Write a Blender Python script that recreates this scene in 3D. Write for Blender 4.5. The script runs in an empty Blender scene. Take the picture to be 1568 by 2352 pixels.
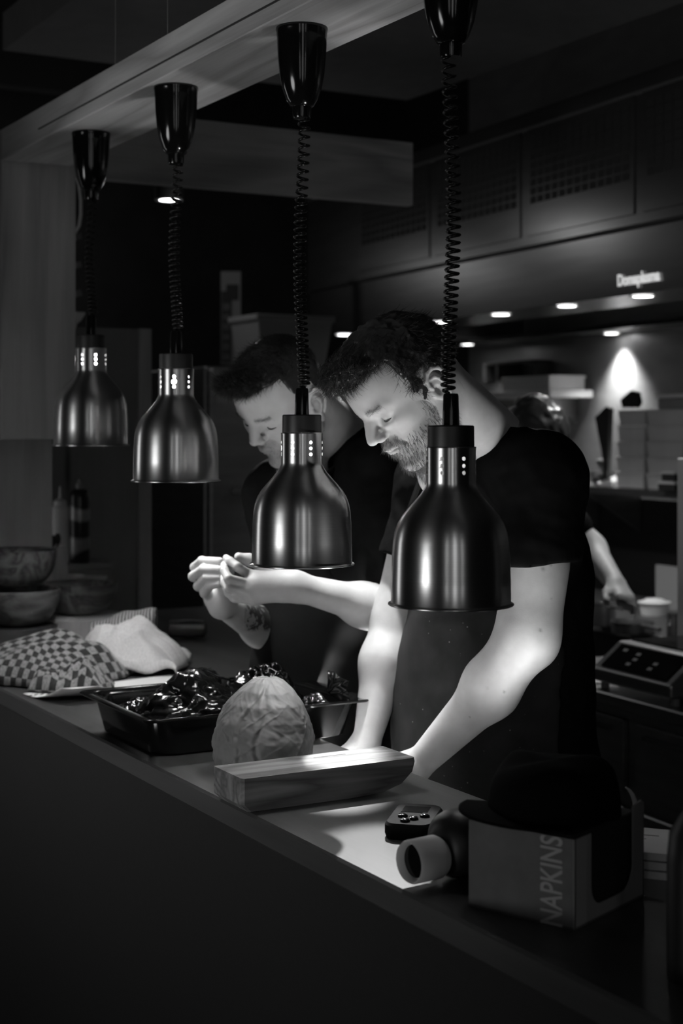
import bpy, math, random
import numpy as np
from mathutils import Vector, Matrix
random.seed(7); np.random.seed(7)
C = bpy.context.scene.collection
S = bpy.context.scene
# ---------------------------------------------------------------- camera, world, exposure
TH = math.radians(60.6)
ST, CT = math.sin(TH), math.cos(TH)          # camera right = (CT, ST), forward = (-ST, CT)
EYE = 1.62
def W(r, d, z): return (CT*r-ST*d, ST*r+CT*d, EYE+z)          # camera-aligned metres -> room
def PX(px, py, d): return W((px-784)/3500*d, d, (984-py)/3500*d)
def onz(px, py, z):                                            # photo point on a horizontal level
    d = (z-EYE)*3500/(984-py); return PX(px, py, d)
cam_d = bpy.data.cameras.new('camera'); cam = bpy.data.objects.new('camera', cam_d); C.objects.link(cam)
cam.location = (0, 0, EYE); cam.rotation_euler = (math.pi/2, 0, TH)
cam_d.sensor_fit = 'VERTICAL'; cam_d.sensor_height = 36; cam_d.sensor_width = 24
cam_d.lens = 3500/2352*36; cam_d.shift_y = -192/2352
cam_d.dof.use_dof = True; cam_d.dof.focus_distance = 2.45; cam_d.dof.aperture_fstop = 4.5
cam_d.clip_start = 0.05; S.camera = cam
S.view_settings.view_transform = 'Standard'; S.view_settings.look = 'None'
S.view_settings.gamma = 1; S.view_settings.exposure = 0.25; S.view_settings.use_curve_mapping = False
wd = bpy.data.worlds.new('world'); S.world = wd; wd.use_nodes = True
wd.node_tree.nodes['Background'].inputs[0].default_value = (.5, .5, .5, 1)
wd.node_tree.nodes['Background'].inputs[1].default_value = 0.004
def lamp(kind, name, loc, energy, target=None, size=.1, size_y=None, angle=60, blend=.5):
    l = bpy.data.lights.new(name, kind); l.energy = energy
    if kind == 'AREA':
        l.size = size
        if size_y: l.shape = 'RECTANGLE'; l.size_y = size_y
    else: l.shadow_soft_size = size
    if kind == 'SPOT': l.spot_size = math.radians(angle); l.spot_blend = blend
    o = bpy.data.objects.new(name, l); C.objects.link(o); o.location = loc
    if target is not None:
        o.rotation_euler = (Vector(target)-Vector(loc)).to_track_quat('-Z', 'Y').to_euler()
    return o
# daylight windows of the dining room and an added wide fill, behind and left of the camera
lamp('AREA', 'window_and_fill', W(.45, -2.2, .35), 3.6, W(-.1, 3, -.1), .30, 2.2)
lamp('AREA', 'window_and_fill', W(-.75, -2.3, .3), 1.6, W(-.1, 3, -.1), .16, 1.6)
lamp('AREA', 'window_and_fill', W(1.5, -2.0, .3), 1.2, W(.2, 3, 0), .10, 1.6)
lamp('AREA', 'window_and_fill', W(0, -3.2, .2), 1.1, W(0, 3, -.1), 2.6, 1.4)  # no window: wide fill added for grey reflections in the lamp shades
lamp('AREA', 'window_and_fill', W(-3.0, 4.2, -.35), 3.5, W(-.2, 2.9, -.1), .5, 1.6)
# ceiling spotlight of the kitchen, seen beside the second lamp's cord
SPOT_AT = PX(388, 459, 6.0)
lamp('SPOT', 'ceiling_and_added_spot', (SPOT_AT[0]+.02, SPOT_AT[1]-.01, SPOT_AT[2]-.03), 300, W(.45, 2.4, -.5), .03, angle=13.0, blend=.4)
# added narrow spots high behind the chefs, shining between them onto the pass
lamp('SPOT', 'ceiling_and_added_spot', W(.04, 4.3, 1.19), 520, W(.0, 2.54, -.545), .02, angle=3.6, blend=.4)
lamp('SPOT', 'ceiling_and_added_spot', W(.10, 4.3, 1.19), 330, W(.065, 2.12, -.60), .02, angle=5.4, blend=.3)
lamp('POINT', 'ceiling_spotlight_spill', (SPOT_AT[0]+.05, SPOT_AT[1], SPOT_AT[2]-.06), 1.0, None, .05)
lamp('POINT', 'ceiling_spotlight_spill', (-7.1, 2.2, 2.45), 1.2, None, .05)
# added spots over the chopping place, lighting the arms and boards
lamp('SPOT', 'ceiling_and_added_spot', W(.0, 3.05, 1.19), 190, W(.06, 2.87, -.75), .04, angle=17, blend=.7)
lamp('SPOT', 'ceiling_and_added_spot', W(-.52, 3.50, 1.19), 50, W(-.22, 3.22, -.75), .04, angle=15, blend=.7)

# added low spot left of the camera, lighting the chefs' faces
lamp('SPOT', 'added_face_spot', W(-2.6, .9, -.85), 300, W(.0, 2.9, -.10), 1.1, angle=23, blend=.5)

# ---------------------------------------------------------------- materials (black and white photograph)
def g3(v): return (v, v, v, 1)
def mat(name, v, rough=.6, metal=0., spec=.5, **k):
    m = bpy.data.materials.new(name); m.use_nodes = True; b = m.node_tree.nodes['Principled BSDF']
    b.inputs['Base Color'].default_value = g3(v); b.inputs['Roughness'].default_value = rough
    b.inputs['Metallic'].default_value = metal; b.inputs['Specular IOR Level'].default_value = spec
    for kk, vv in k.items(): b.inputs[kk].default_value = vv
    return m
def nd(m, t, **k):
    n = m.node_tree.nodes.new(t)
    for kk, vv in k.items():
        if kk in n.inputs: n.inputs[kk].default_value = vv
        else: setattr(n, kk, vv)
    return n
def lk(m, a, b): m.node_tree.links.new(a, b)
def coords(m, scale=(1, 1, 1), rot=(0, 0, 0), space='Object'):
    tc = nd(m, 'ShaderNodeTexCoord'); mp = nd(m, 'ShaderNodeMapping')
    mp.inputs['Scale'].default_value = scale; mp.inputs['Rotation'].default_value = rot
    lk(m, tc.outputs[space], mp.inputs[0]); return mp.outputs[0]
def ramp(m, fac, stops):
    r = nd(m, 'ShaderNodeValToRGB'); e = r.color_ramp.elements
    while len(e) < len(stops): e.new(.5)
    for x, (p, v) in zip(e, stops): x.position = p; x.color = g3(v)
    lk(m, fac, r.inputs[0]); return r.outputs[0]
def bump(m, fac, strength=.2, dist=.002):
    b = nd(m, 'ShaderNodeBump'); b.inputs['Strength'].default_value = strength; b.inputs['Distance'].default_value = dist
    lk(m, fac, b.inputs['Height']); lk(m, b.outputs[0], m.node_tree.nodes['Principled BSDF'].inputs['Normal'])
def noisy(name, v0, v1, scale=8, rough=.6, stretch=(1, 1, 1), bmp=.1, lo=.35, hi=.65, **k):
    m = mat(name, v0, rough, **k); c = coords(m, stretch)
    n = nd(m, 'ShaderNodeTexNoise', Scale=scale, Detail=6.0); lk(m, c, n.inputs['Vector'])
    o = ramp(m, n.outputs['Fac'], [(lo, v0), (hi, v1)])
    lk(m, o, m.node_tree.nodes['Principled BSDF'].inputs['Base Color'])
    if bmp: bump(m, n.outputs['Fac'], bmp)
    return m
def wood(name, v0, v1, axis=0, rough=.55, ring=9, dens=1.0):
    """grain runs along the axis, with broad cathedral rings and fine pores"""
    m = mat(name, v0, rough, spec=.3)
    sc = [5.0*dens]*3; sc[axis] = .55*dens
    c = coords(m, tuple(sc)); n = nd(m, 'ShaderNodeTexNoise', Scale=1.3, Detail=2.0, Distortion=.6); lk(m, c, n.inputs['Vector'])
    mu = nd(m, 'ShaderNodeMath', operation='MULTIPLY'); mu.inputs[1].default_value = ring; lk(m, n.outputs['Fac'], mu.inputs[0])
    fr = nd(m, 'ShaderNodeMath', operation='PINGPONG'); fr.inputs[1].default_value = 1; lk(m, mu.outputs[0], fr.inputs[0])
    sc2 = [160.0]*3; sc2[axis] = 5
    c2 = coords(m, tuple(sc2)); n2 = nd(m, 'ShaderNodeTexNoise', Scale=1.0, Detail=4.0); lk(m, c2, n2.inputs['Vector'])
    mx = nd(m, 'ShaderNodeMath', operation='MULTIPLY_ADD'); mx.inputs[1].default_value = .45
    lk(m, n2.outputs['Fac'], mx.inputs[0]); sc3 = nd(m, 'ShaderNodeMath', operation='MULTIPLY'); sc3.inputs[1].default_value = .55
    lk(m, fr.outputs[0], sc3.inputs[0]); lk(m, sc3.outputs[0], mx.inputs[2])
    vo = nd(m, 'ShaderNodeTexVoronoi', Scale=.9); lk(m, c, vo.inputs['Vector'])
    kn = ramp(m, vo.outputs['Distance'], [(.02, .35), (.07, 1)])
    o = ramp(m, mx.outputs[0], [(.15, v1), (.75, v0)])
    mm = nd(m, 'ShaderNodeMix', data_type='RGBA', blend_type='MULTIPLY'); mm.inputs[0].default_value = 1
    lk(m, o, mm.inputs[6]); lk(m, kn, mm.inputs[7])
    lk(m, mm.outputs[2], m.node_tree.nodes['Principled BSDF'].inputs['Base Color']); bump(m, mx.outputs[0], .12)
    return m
def emis(name, v, s):
    m = mat(name, v); b = m.node_tree.nodes['Principled BSDF']
    b.inputs['Emission Color'].default_value = g3(v); b.inputs['Emission Strength'].default_value = s; return m
M = {}
M['mattblk'] = mat('matte_black_plastic', .010, .8, spec=.15)
M['black'] = mat('matte_black_paint', .012, .6)
M['wallblack'] = noisy('dark_plaster', .02, .03, 6, .8, bmp=.05)
M['ceil'] = noisy('grey_ceiling_paint', .13, .15, 14, .85, bmp=.05)
M['floor'] = noisy('dark_floor_tiles', .03, .05, 5, .5)
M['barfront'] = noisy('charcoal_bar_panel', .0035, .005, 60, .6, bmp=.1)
M['pass'] = wood('dark_oak_worktop', .075, .040, 0, .36, 7)
M['beam'] = wood('pale_oak_beam', .76, .42, 0, .6, 9)
M['plank'] = wood('oak_plank', .50, .26, 1, .6, 10)
M['post'] = wood('oak_post', .50, .32, 2, .6, 6)
M['panel'] = wood('oak_panel', .55, .36, 2, .6, 6)
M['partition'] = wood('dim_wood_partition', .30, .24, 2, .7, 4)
M['board'] = wood('walnut_board', .27, .08, 1, .45, 9, 3.0)
M['bowl'] = wood('acacia_bowl', .19, .045, 0, .32, 9, 2.2)
M['gloss'] = mat('glossy_black_plastic', .006, .12, spec=.45)
M['cord'] = mat('black_rubber_cord', .006, .28, spec=.35)
M['capblk'] = mat('satin_black_plastic', .010, .45)
def brushed(name, v, rough, aniso=.8):
    m = mat(name, v, rough, 1.0); b = m.node_tree.nodes['Principled BSDF']
    b.inputs['Anisotropic'].default_value = aniso; b.inputs['Anisotropic Rotation'].default_value = .25
    t = nd(m, 'ShaderNodeTangent', direction_type='RADIAL', axis='Z'); lk(m, t.outputs[0], b.inputs['Tangent'])
    c = coords(m, (1.5, 1.5, 900)); n = nd(m, 'ShaderNodeTexNoise', Scale=1.0, Detail=3.0); lk(m, c, n.inputs['Vector'])
    lk(m, ramp(m, n.outputs['Fac'], [(.3, v*.85), (.7, v)]), b.inputs['Base Color'])
    return m
M['alu'] = brushed('brushed_aluminium', .68, .29, .75)
M['aluin'] = mat('inner_reflector', .75, .35, .6)
M['steel'] = noisy('stainless_steel', .30, .36, 3, .33, (1, 1, 12), .02, metal=.9)
M['hood'] = noisy('brushed_hood_steel', .19, .23, 3, .27, (1, 1, 10), .02, metal=.95)
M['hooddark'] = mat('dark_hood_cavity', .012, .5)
M['steelwall'] = noisy('steel_wall_sheet', .30, .36, 5, .38, (1, 1, 3), .05, metal=.35)
M['white'] = mat('white_plastic', .72, .45)
M['paper'] = mat('white_paper', .85, .7)
M['cardb'] = noisy('pale_card', .58, .66, 9, .8, bmp=.03)
M['greyp'] = mat('grey_plastic', .25, .5)
M['dkgrey'] = mat('dark_grey_plastic', .06, .45)
M['ink'] = mat('printed_ink', .02, .6)
M['shirt'] = noisy('black_cotton', .0045, .007, 40, .95, bmp=.15, spec=.1)
M['trouser'] = noisy('black_trouser_cloth', .008, .012, 40, .9, spec=.1)
M['hair'] = mat('dark_brown_hair', .03, .32, spec=.6)
M['hairlight'] = mat('dark_blond_hair', .05, .45, spec=.5)
M['glow'] = emis('lit_lens', 1, 14)
M['bulb'] = emis('lit_bulb', 1, 22)
M['bulboff'] = mat('frosted_bulb', .7, .3)
M['wpanel'] = mat('white_painted_panel', .75, .5)
M['glass'] = mat('black_ceramic_glass', .01, .08)
M['lettering'] = emis('added_glow_letters', .8, .55)  # letters given emission so they stand out bright on the hood

# ---------------------------------------------------------------- mesh helpers
class G:
    def __init__(s): s.v = []; s.f = []
    def add(s, V, F):
        o = len(s.v); s.v += [tuple(map(float, p)) for p in V]; s.f += [tuple(i+o for i in q) for q in F]; return s
    def box(s, x0, x1, y0, y1, z0, z1, c=0.0):
        """box; c > 0 cuts every long edge with a small chamfer"""
        if c <= 0:
            V = [(x, y, z) for x in (x0, x1) for y in (y0, y1) for z in (z0, z1)]
            return s.add(V, [(0, 1, 3, 2), (4, 6, 7, 5), (0, 4, 5, 1), (2, 3, 7, 6), (0, 2, 6, 4), (1, 5, 7, 3)])
        c = min(c, (x1-x0)*.45, (y1-y0)*.45, (z1-z0)*.45)
        rings = []
        for z, i in ((z0, c), (z0+c, 0), (z1-c, 0), (z1, c)):
            a, b, p, q = x0+i, x1-i, y0+i, y1-i; e = c
            rings.append([(a+e, p, z), (b-e, p, z), (b, p+e, z), (b, q-e, z), (b-e, q, z), (a+e, q, z), (a, q-e, z), (a, p+e, z)])
        return s.rings(rings)
    def rings(s, rings, close=True, loop=True):
        n = len(rings[0]); V = [p for r in rings for p in r]; F = []
        for i in range(len(rings)-1):
            for j in range(n if loop else n-1):
                k = (j+1) % n; F.append((i*n+j, i*n+k, (i+1)*n+k, (i+1)*n+j))
        if close: F.append(tuple(range(n))[::-1]); F.append(tuple((len(rings)-1)*n+j for j in range(n)))
        return s.add(V, F)
    def lathe(s, prof, n=48, cx=0, cy=0, cz=0, close=False):
        rings = [[(cx+r*math.cos(2*math.pi*j/n), cy+r*math.sin(2*math.pi*j/n), cz+z) for j in range(n)] for r, z in prof]
        return s.rings(rings, close)
    def tube(s, pts, r, n=8, close=True):
        P = [Vector(p) for p in pts]; rings = []; up = Vector((.13, .21, .97)); prev = None
        for i, p in enumerate(P):
            t = (P[min(i+1, len(P)-1)]-P[max(i-1, 0)]).normalized()
            a = (prev - t*prev.dot(t)) if prev is not None else t.cross(up)
            if a.length < 1e-6: a = t.cross(Vector((1, 0, 0)))
            a.normalize(); prev = a; b = t.cross(a); rr = r[i] if isinstance(r, (list, tuple)) else r
            rings.append([tuple(p+a*rr*math.cos(2*math.pi*j/n)+b*rr*math.sin(2*math.pi*j/n)) for j in range(n)])
        return s.rings(rings, close)
    def prism(s, poly, y0, y1, ax='y'):
        def q(a, b, t): return (a, t, b) if ax == 'y' else ((t, a, b) if ax == 'x' else (a, b, t))
        return s.rings([[q(a, b, y0) for a, b in poly], [q(a, b, y1) for a, b in poly]])
    def obj(s, name, m, parent=None, smooth=False, loc=None, rot=None, bevel=0, mod=None):
        me = bpy.data.meshes.new(name); me.from_pydata(s.v, [], s.f); me.update()
        return link(name, me, m, parent, smooth, loc, rot, bevel)
def link(name, me, m, parent=None, smooth=False, loc=None, rot=None, bevel=0):
    import bmesh
    bm = bmesh.new(); bm.from_mesh(me); bmesh.ops.recalc_face_normals(bm, faces=bm.faces); bm.to_mesh(me); bm.free()
    o = bpy.data.objects.new(name, me); C.objects.link(o)
    if m is not None: me.materials.append(M[m] if isinstance(m, str) else m)
    if smooth:
        me.polygons.foreach_set('use_smooth', [True]*len(me.polygons))
        if smooth != 'all':
            try: me.set_sharp_from_angle(angle=math.radians(38))
            except Exception: pass
    if parent: o.parent = parent
    if loc is not None: o.location = loc
    if rot is not None: o.rotation_euler = rot
    if bevel:
        b = o.modifiers.new('bevel', 'BEVEL'); b.width = bevel; b.segments = 2; b.limit_method = 'ANGLE'
    return o
def tag(o, label, cat, group=None, kind=None):
    o['label'] = label; o['category'] = cat
    if group: o['group'] = group
    if kind: o['kind'] = kind
    return o
def thing(name, label, cat, loc=(0, 0, 0), rz=0, group=None):
    o = bpy.data.objects.new(name, None); C.objects.link(o); o.location = loc; o.rotation_euler = (0, 0, rz)
    o.empty_display_size = .05
    return tag(o, label, cat, group)
def struct(o, label=None):
    o['kind'] = 'structure'
    if label: o['label'] = label
    return o
def text(body, name, m, parent, loc, rot, size, ext=.0006, bold=0.0, sx=1.0, align='CENTER'):
    cu = bpy.data.curves.new(name, 'FONT'); cu.body = body; cu.size = size; cu.extrude = ext; cu.offset = bold
    cu.align_x = align; cu.align_y = 'CENTER'
    t = bpy.data.objects.new(name, cu); C.objects.link(t)
    dg = bpy.context.evaluated_depsgraph_get(); me = bpy.data.meshes.new_from_object(t.evaluated_get(dg))
    bpy.data.objects.remove(t)
    for v in me.vertices: v.co.x *= sx
    me.name = name; me.materials.clear(); me.materials.append(M[m])
    o = bpy.data.objects.new(name, me); C.objects.link(o)
    if parent: o.parent = parent
    o.location = loc; o.rotation_euler = rot; return o
def wob(p, s=1.0, o=0.0):
    x, y, z = p[..., 0]*s+o, p[..., 1]*s+1.7*o, p[..., 2]*s-o
    return (np.sin(x*1.0+1.3*np.sin(y*.9+z*.4))*np.cos(y*1.2+.8*np.sin(z*1.1)) + .5*np.sin(2.1*z+1.7*np.sin(x*1.9))*np.cos(2.3*x+y*.7)
            + .28*np.sin(4.3*y+2.1*np.sin(z*3.7+x*1.3)))/1.6
WHO = ('right', 'left', 'far')
# ================================================================= THE SETTING
struct(G().box(-9.5, 2.2, -3, 6, -.05, 0).obj('floor', 'floor'))
HA = math.radians(176)                      # the kitchen line runs a few degrees off the bar
hx, hy = math.cos(HA), math.sin(HA)         # direction towards the far left
def on_line(px, py, base):                  # photo point on a vertical plane along the kitchen line through base
    u = (px-784)/3500; rx, ry = CT*u-ST, ST*u+CT
    # rx*t = bx + hx*s ; ry*t = by + hy*s
    t = (base[0]*hy-base[1]*hx)/(rx*hy-ry*hx); p = (rx*t, ry*t)
    s = (p[0]-base[0])*hx+(p[1]-base[1])*hy
    return s, EYE+(984-py)/3500*t           # distance along the line to the left, height
HB = (-3.2, 3.155); WB = (-3.2, 4.35)
HR = math.radians(-4)                       # local x of kitchen-line things points right, along the line
def kitchen_root(name, label, cat, base, kind=None):
    o = thing(name, label, cat, (base[0], base[1], 0), HR)
    return o
struct(G().box(-4.6, 3, 0, .12, 0, 3.6).obj('wall_back', 'steelwall', loc=(WB[0], WB[1], 0), rot=(0, 0, HR)))
struct(G().box(-9.4, -7.6, -3, 6, 0, 3.6).obj('wall_far', 'wallblack'))
struct(G().box(-9.5, 2.2, -3, 6, 3.6, 3.7).obj('ceiling', 'black'))
struct(G().box(-4.78, 2.2, 1.45, 2.97, 2.83, 2.95).obj('trim_1', 'ceil'), 'lowered grey ceiling panel over the kitchen aisle')
struct(G().box(-8, -4.6, 4.6, 4.75, 0, 3.6).obj('wall_left', 'wallblack'))
# dark coffers of the dining room ceiling, far left
for k, (a, b) in enumerate((((-7.4, -7.3), (-1.5, 3.0)), ((-7.4, -4.0), (-.35, -.25)), ((-7.4, -4.0), (.95, 1.05)))):
    struct(G().box(a[0], a[1], b[0], b[1], 3.3, 3.6).obj('trim_%d' % (k+2), 'dkgrey'))

# bar: front panel, pass worktop
CT_Z = 1.02
bar = thing('bar_counter', 'long dark bar counter with oak top and charcoal front panel', 'counter', (-2.4, 1.04, 0))
top = G(); top.box(-2.315, 2.3, 0, .373, .98, CT_Z, .004)
top.obj('worktop', 'pass', bar, bevel=0)
G().box(-2.3, -.86, .373, 1.15, .98, CT_Z, .004).obj('worktop', 'pass', bar)
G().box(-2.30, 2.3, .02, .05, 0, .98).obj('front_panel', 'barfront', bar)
G().box(-2.30, 2.3, .05, .075, 0, .10).obj('plinth', 'black', bar)
# chefs' work table under the pass
wt = thing('work_table', 'low steel work table behind the raised oak pass', 'table', (-1.6, 1.2, 0))
G().box(-1.45, 1.3, 0, .33, .84, .87, .003).obj('tabletop', 'steel', wt)
for x in (-1.4, -.1, 1.2):
    for y in (.03, .27): G().box(x, x+.04, y, y+.04, 0, .84).obj('leg', 'steel', wt)
for x, lb in ((-2.74, 'white plastic chopping board under the raised hands of the left chef'), (-2.17, 'white plastic chopping board under the hands of the chef at right')):
    cb = G().box(-.28, .28, -.15, .15, 0, .02, .004).obj('chopping_board', 'white', loc=(x, 1.37, .8705)); tag(cb, lb, 'chopping board')

# beam that carries the lamps, post and plank
BZ0, BZ1 = EYE+.688, EYE+.768
bm_ = thing('lamp_beam', 'pale oak box beam hanging over the pass, carrying four heat lamps', 'beam', (-3.833, 1.16, BZ0))
G().box(0, 3.6, 0, .185, .0, .08, .002).obj('plank', 'beam', bm_)
G().box(.3, 3.6, -.0025, 0, .027, .030).obj('joint_line', 'dkgrey', bm_)
for (px, py) in ((240, 160), (360, 92)):
    p = onz(px, py, BZ1)
    G().tube([(p[0], 1.185, BZ1), (p[0], 1.185, 3.6)], .0016, 6).obj('suspension_wire', 'greyp', None)
    w = bpy.context.scene.collection.objects[-1]
    tag(w, 'thin steel wire holding the oak beam, '+('left one' if px == 240 else 'right one')+' at the top of the photo', 'wire')
po = thing('wooden_post', 'broad pale oak post at left under the end of the beam', 'post', (-3.835, 1.16, 0))
G().box(-.19, -.002, 0, .20, EYE-.028, BZ1-.0).obj('post_board', 'post', po, bevel=.002)
G().box(-.39, -.34, -.55, -.125, 0, CT_Z-.002).obj('side_panel', 'panel', po)
G().box(-.39, -.34, -.55, .25, CT_Z, EYE-.030).obj('lower_panel', 'panel', po, bevel=.002)
wp = G().box(-.14, -.02, -.5, -.003, EYE-.025, EYE+.70, .002).obj('painted_board', 'wpanel', None, loc=(-3.835, 1.16, 0))
tag(wp, 'white painted board edge left of the oak post', 'panel')
G().lathe([(0, 0), (.004, 0), (.004, .003), (0, .003)], 12).obj('screw', 'black', wp, loc=(-.018, -.012, EYE-.006+.002), rot=(0, math.pi/2, 0))
# cross plank
pk = thing('cross_plank', 'horizontal oak plank crossing behind the two left lamp cups', 'plank', (-3.99, 1.352, EYE+.688))
G().box(-.03, 0, 0, 1.15, 0, .194, .001).obj('board', 'plank', pk)
# hanging white cable loop by the post
pts = [PX(x, y, 4.19) for x, y in ((175, 392), (176, 405), (182, 425), (186, 460), (186, 492), (182, 518), (174, 533), (160, 541))]
c = G().tube(pts, .0045, 8).obj('cable', 'white', None, True); tag(c, 'white cable loop hanging under the plank beside the first lamp cup', 'cable')

# partition, fridge, far things
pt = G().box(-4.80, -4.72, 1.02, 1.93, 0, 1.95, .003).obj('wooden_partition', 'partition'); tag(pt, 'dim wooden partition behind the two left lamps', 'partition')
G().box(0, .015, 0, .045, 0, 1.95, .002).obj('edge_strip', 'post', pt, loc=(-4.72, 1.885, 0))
fr = thing('fridge', 'tall stainless steel fridge behind the left chef', 'fridge', (-5.5, 2.48, 0))
G().box(-.7, 0, 0, .85, .08, 1.865, .006).obj('body', 'steel', fr)
G().box(0, .035, .01, .84, .10, 1.855, .008).obj('door', 'steel', fr)
G().box(.035, .055, .1, .7, 1.36, 1.385, .006).obj('handle', 'steel', fr)
for x, y in ((-.65, .05), (-.65, .76), (-.06, .05), (-.06, .76)): G().box(x, x+.04, y, y+.04, 0, .08).obj('foot', 'black', fr)
bx = thing('storage_box', 'pale storage tub on top of the fridge', 'box', (-5.62, 2.88, 1.866))
G().rings([[(-.13*s, -.17*s, z), (.13*s, -.17*s, z), (.13*s, .17*s, z), (-.13*s, .17*s, z)] for s, z in ((.86, 0), (1.0, .19), (1.06, .192), (1.06, .215))]).obj('tub', 'greyp', bx, bevel=.006)
sg = thing('wall_sign', 'dark vertical sign strip on the back wall above the fridge', 'sign', PX(530, 730, 6.9), TH-math.pi/2+math.radians(90))
G().box(-.045, .045, -.004, .004, -.21, .21).obj('plate', 'greyp', sg)
G().box(-.043, .005, -.008, -.0045, -.205, .12).obj('dark_band', 'ink', sg)
G().box(-.02, .035, -.009, -.0045, .08, .15, .01).obj('symbol', 'ink', sg)
for k in range(6): G().box(-.036, -.004, -.0088, -.0081, -.19+k*.045, -.165+k*.045+.004*(k % 2)).obj('faint_mark', 'dkgrey', sg)
tc = thing('ceiling_downlight', 'bright ceiling spotlight seen beside the cord of the second lamp', 'downlight', SPOT_AT)
G().lathe([(0, .0), (.040, 0), (.040, .006), (0, .006)], 32).obj('lens', 'glow', tc)
G().lathe([(.041, -.004), (.055, -.002), (.055, .07), (0, .07), (0, .02), (.041, .02)], 32).obj('housing', 'black', tc, True)
G().tube([(0, 0, .07), (0, 0, 3.6-SPOT_AT[2])], .008, 8).obj('stem', 'black', tc, True)

# ------------------------------------------------ extraction hood
hood = kitchen_root('extractor_hood', 'long brushed steel extractor hood with grilles and downlights over the cooking line', 'extractor hood', HB)
hl = -on_line(706, 690, HB)[0]                         # left end in local x
HZ0, HZS, HZ1 = 2.05, 2.265, 2.745
hood_r = 2.6
G().box(hl, hood_r, .0, .03, HZS, HZ1, .002).obj('upper_panel', 'hood', hood)
G().rings([[(x, y, z) for (y, z) in ((.01, HZS-.004), (.03, HZS-.004), (.035, HZ0), (.015, HZ0))] for x in (hl, hood_r)]).obj('lower_panel', 'hood', hood)
G().box(hl, hl+.03, .03, 1.18, HZ0, HZ1).obj('end_panel', 'hood', hood)
G().box(hl+.03, hood_r, .035, .30, HZ0, HZ0+.02).obj('front_gutter', 'hood', hood)
G().box(hl+.03, hood_r, .95, 1.17, HZ0, HZ0+.02).obj('rear_gutter', 'hood', hood)
G().box(hl+.03, hood_r, .30, .95, HZ0+.14, HZ0+.16).obj('filter_bay', 'hooddark', hood)
G().box(hl, hood_r, -.006, .0, HZS-.006, HZS+.004).obj('seam', 'hooddark', hood)
G().box(hl, hood_r, -.006, .0, HZ1-.065, HZ1-.055).obj('seam', 'steel', hood)
def grille(xl, xr, nc=13, nr=8, z0=EYE+.792, z1=EYE+1.037):
    g = G().box(xl-.02, xr+.02, -.005, 0, z0-.11, z1+.035, .001); fr_ = g.obj('access_panel', 'hood', hood)
    h = G(); w_, hh = (xr-xl)/nc, (z1-z0)/nr
    for i in range(nc):
        for j in range(nr): h.box(xl+i*w_+w_*.1, xl+i*w_+w_*.9, -.0058, -.0050, z0+j*hh+hh*.08, z0+j*hh+hh*.88)
    h.obj('grille_openings', 'black', fr_)
x1 = -on_line(1219, 380, HB)[0]; x2 = -on_line(1449, 330, HB)[0]; pw = (x2-x1)+.085
for k in range(-2, 2):
    if x1+k*pw > hl+.02: grille(x1+k*pw, x2+k*pw)
hs, hz = on_line(1460, 639, HB)
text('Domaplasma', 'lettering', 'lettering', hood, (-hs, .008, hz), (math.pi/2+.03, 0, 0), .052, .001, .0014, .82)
def hoodlight(px, py, yoff, e=3.0, deep=HZ0):
    u = (px-784)/3500; d = (deep-EYE)*3500/(984-py); p = PX(px, py, d)
    lo = hood.matrix_basis.inverted() @ Vector((p[0], p[1], deep))
    yy = min(max(lo.y, .075), 1.14) if lo.y < .6 else min(max(lo.y, .985), 1.13)
    cl_ = hood.matrix_basis.inverted() @ Vector((0, 0, deep)); q_ = (yy-cl_.y)/(lo.y-cl_.y); lo = cl_+(lo-cl_)*q_
    t = G().lathe([(0, -.002), (.034, -.002), (.034, .0), (0, .0)], 28); o = t.obj('downlight_lens', 'glow', hood, loc=(lo.x, yy, deep-.0005))
    G().lathe([(.035, -.004), (.042, -.003), (.042, .0)], 28).obj('lens_ring', 'steel', o)
    wpt = hood.matrix_basis @ Vector((lo.x, yy, deep-.02))
    return wpt
bpy.context.view_layer.update()
for (px, py) in ((1476, 668), (1302, 692), (1150, 713), (1013, 731), (790, 762)):
    wpt = hoodlight(px, py, None)
    lamp('SPOT', 'hood_downlight', wpt, 14, (wpt[0], wpt[1], 0), .03, angle=120, blend=.8)
for (px, py) in ((1404, 765), (1073, 783)):
    wpt = hoodlight(px, py, None)
    lamp('SPOT', 'hood_downlight', wpt, 34 if px == 1404 else 8, (wpt[0]+.02, wpt[1]+.10, 0), .02, angle=95, blend=.9)

# ------------------------------------------------ back shelf with boxes (kitchen line frame)
def kloc(px, py, d):
    return PX(px, py, d)
SHB = (-3.2, 4.02)
shf = kitchen_root('wall_shelf', 'long steel wall shelf stacked with pale boxes at right', 'shelf', SHB)
s0, sz = on_line(1300, 1135, SHB); s1, _ = on_line(1568, 1140, SHB); SZ = on_line(1568, 1147, SHB)[1]
G().box(-s0-.4, 1.4, 0, .30, SZ, SZ+.03, .003).obj('shelf_board', 'steel', shf)
for x in (-s0-.2, -s0+.12, .2): G().prism([(.30, SZ), (.02, SZ), (.30, SZ-.18)], x, x+.02, 'x').obj('bracket', 'steel', shf)
STOP = SZ+.0305
def sx(px): return -on_line(px, 1100, SHB)[0]
def kthing(name, label, cat, x, y, z, group=None, rz=0):
    c_, s_ = math.cos(HR), math.sin(HR)
    return thing(name, label, cat, (SHB[0]+x*c_-y*s_, SHB[1]+x*s_+y*c_, z), HR+rz, group)
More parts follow.
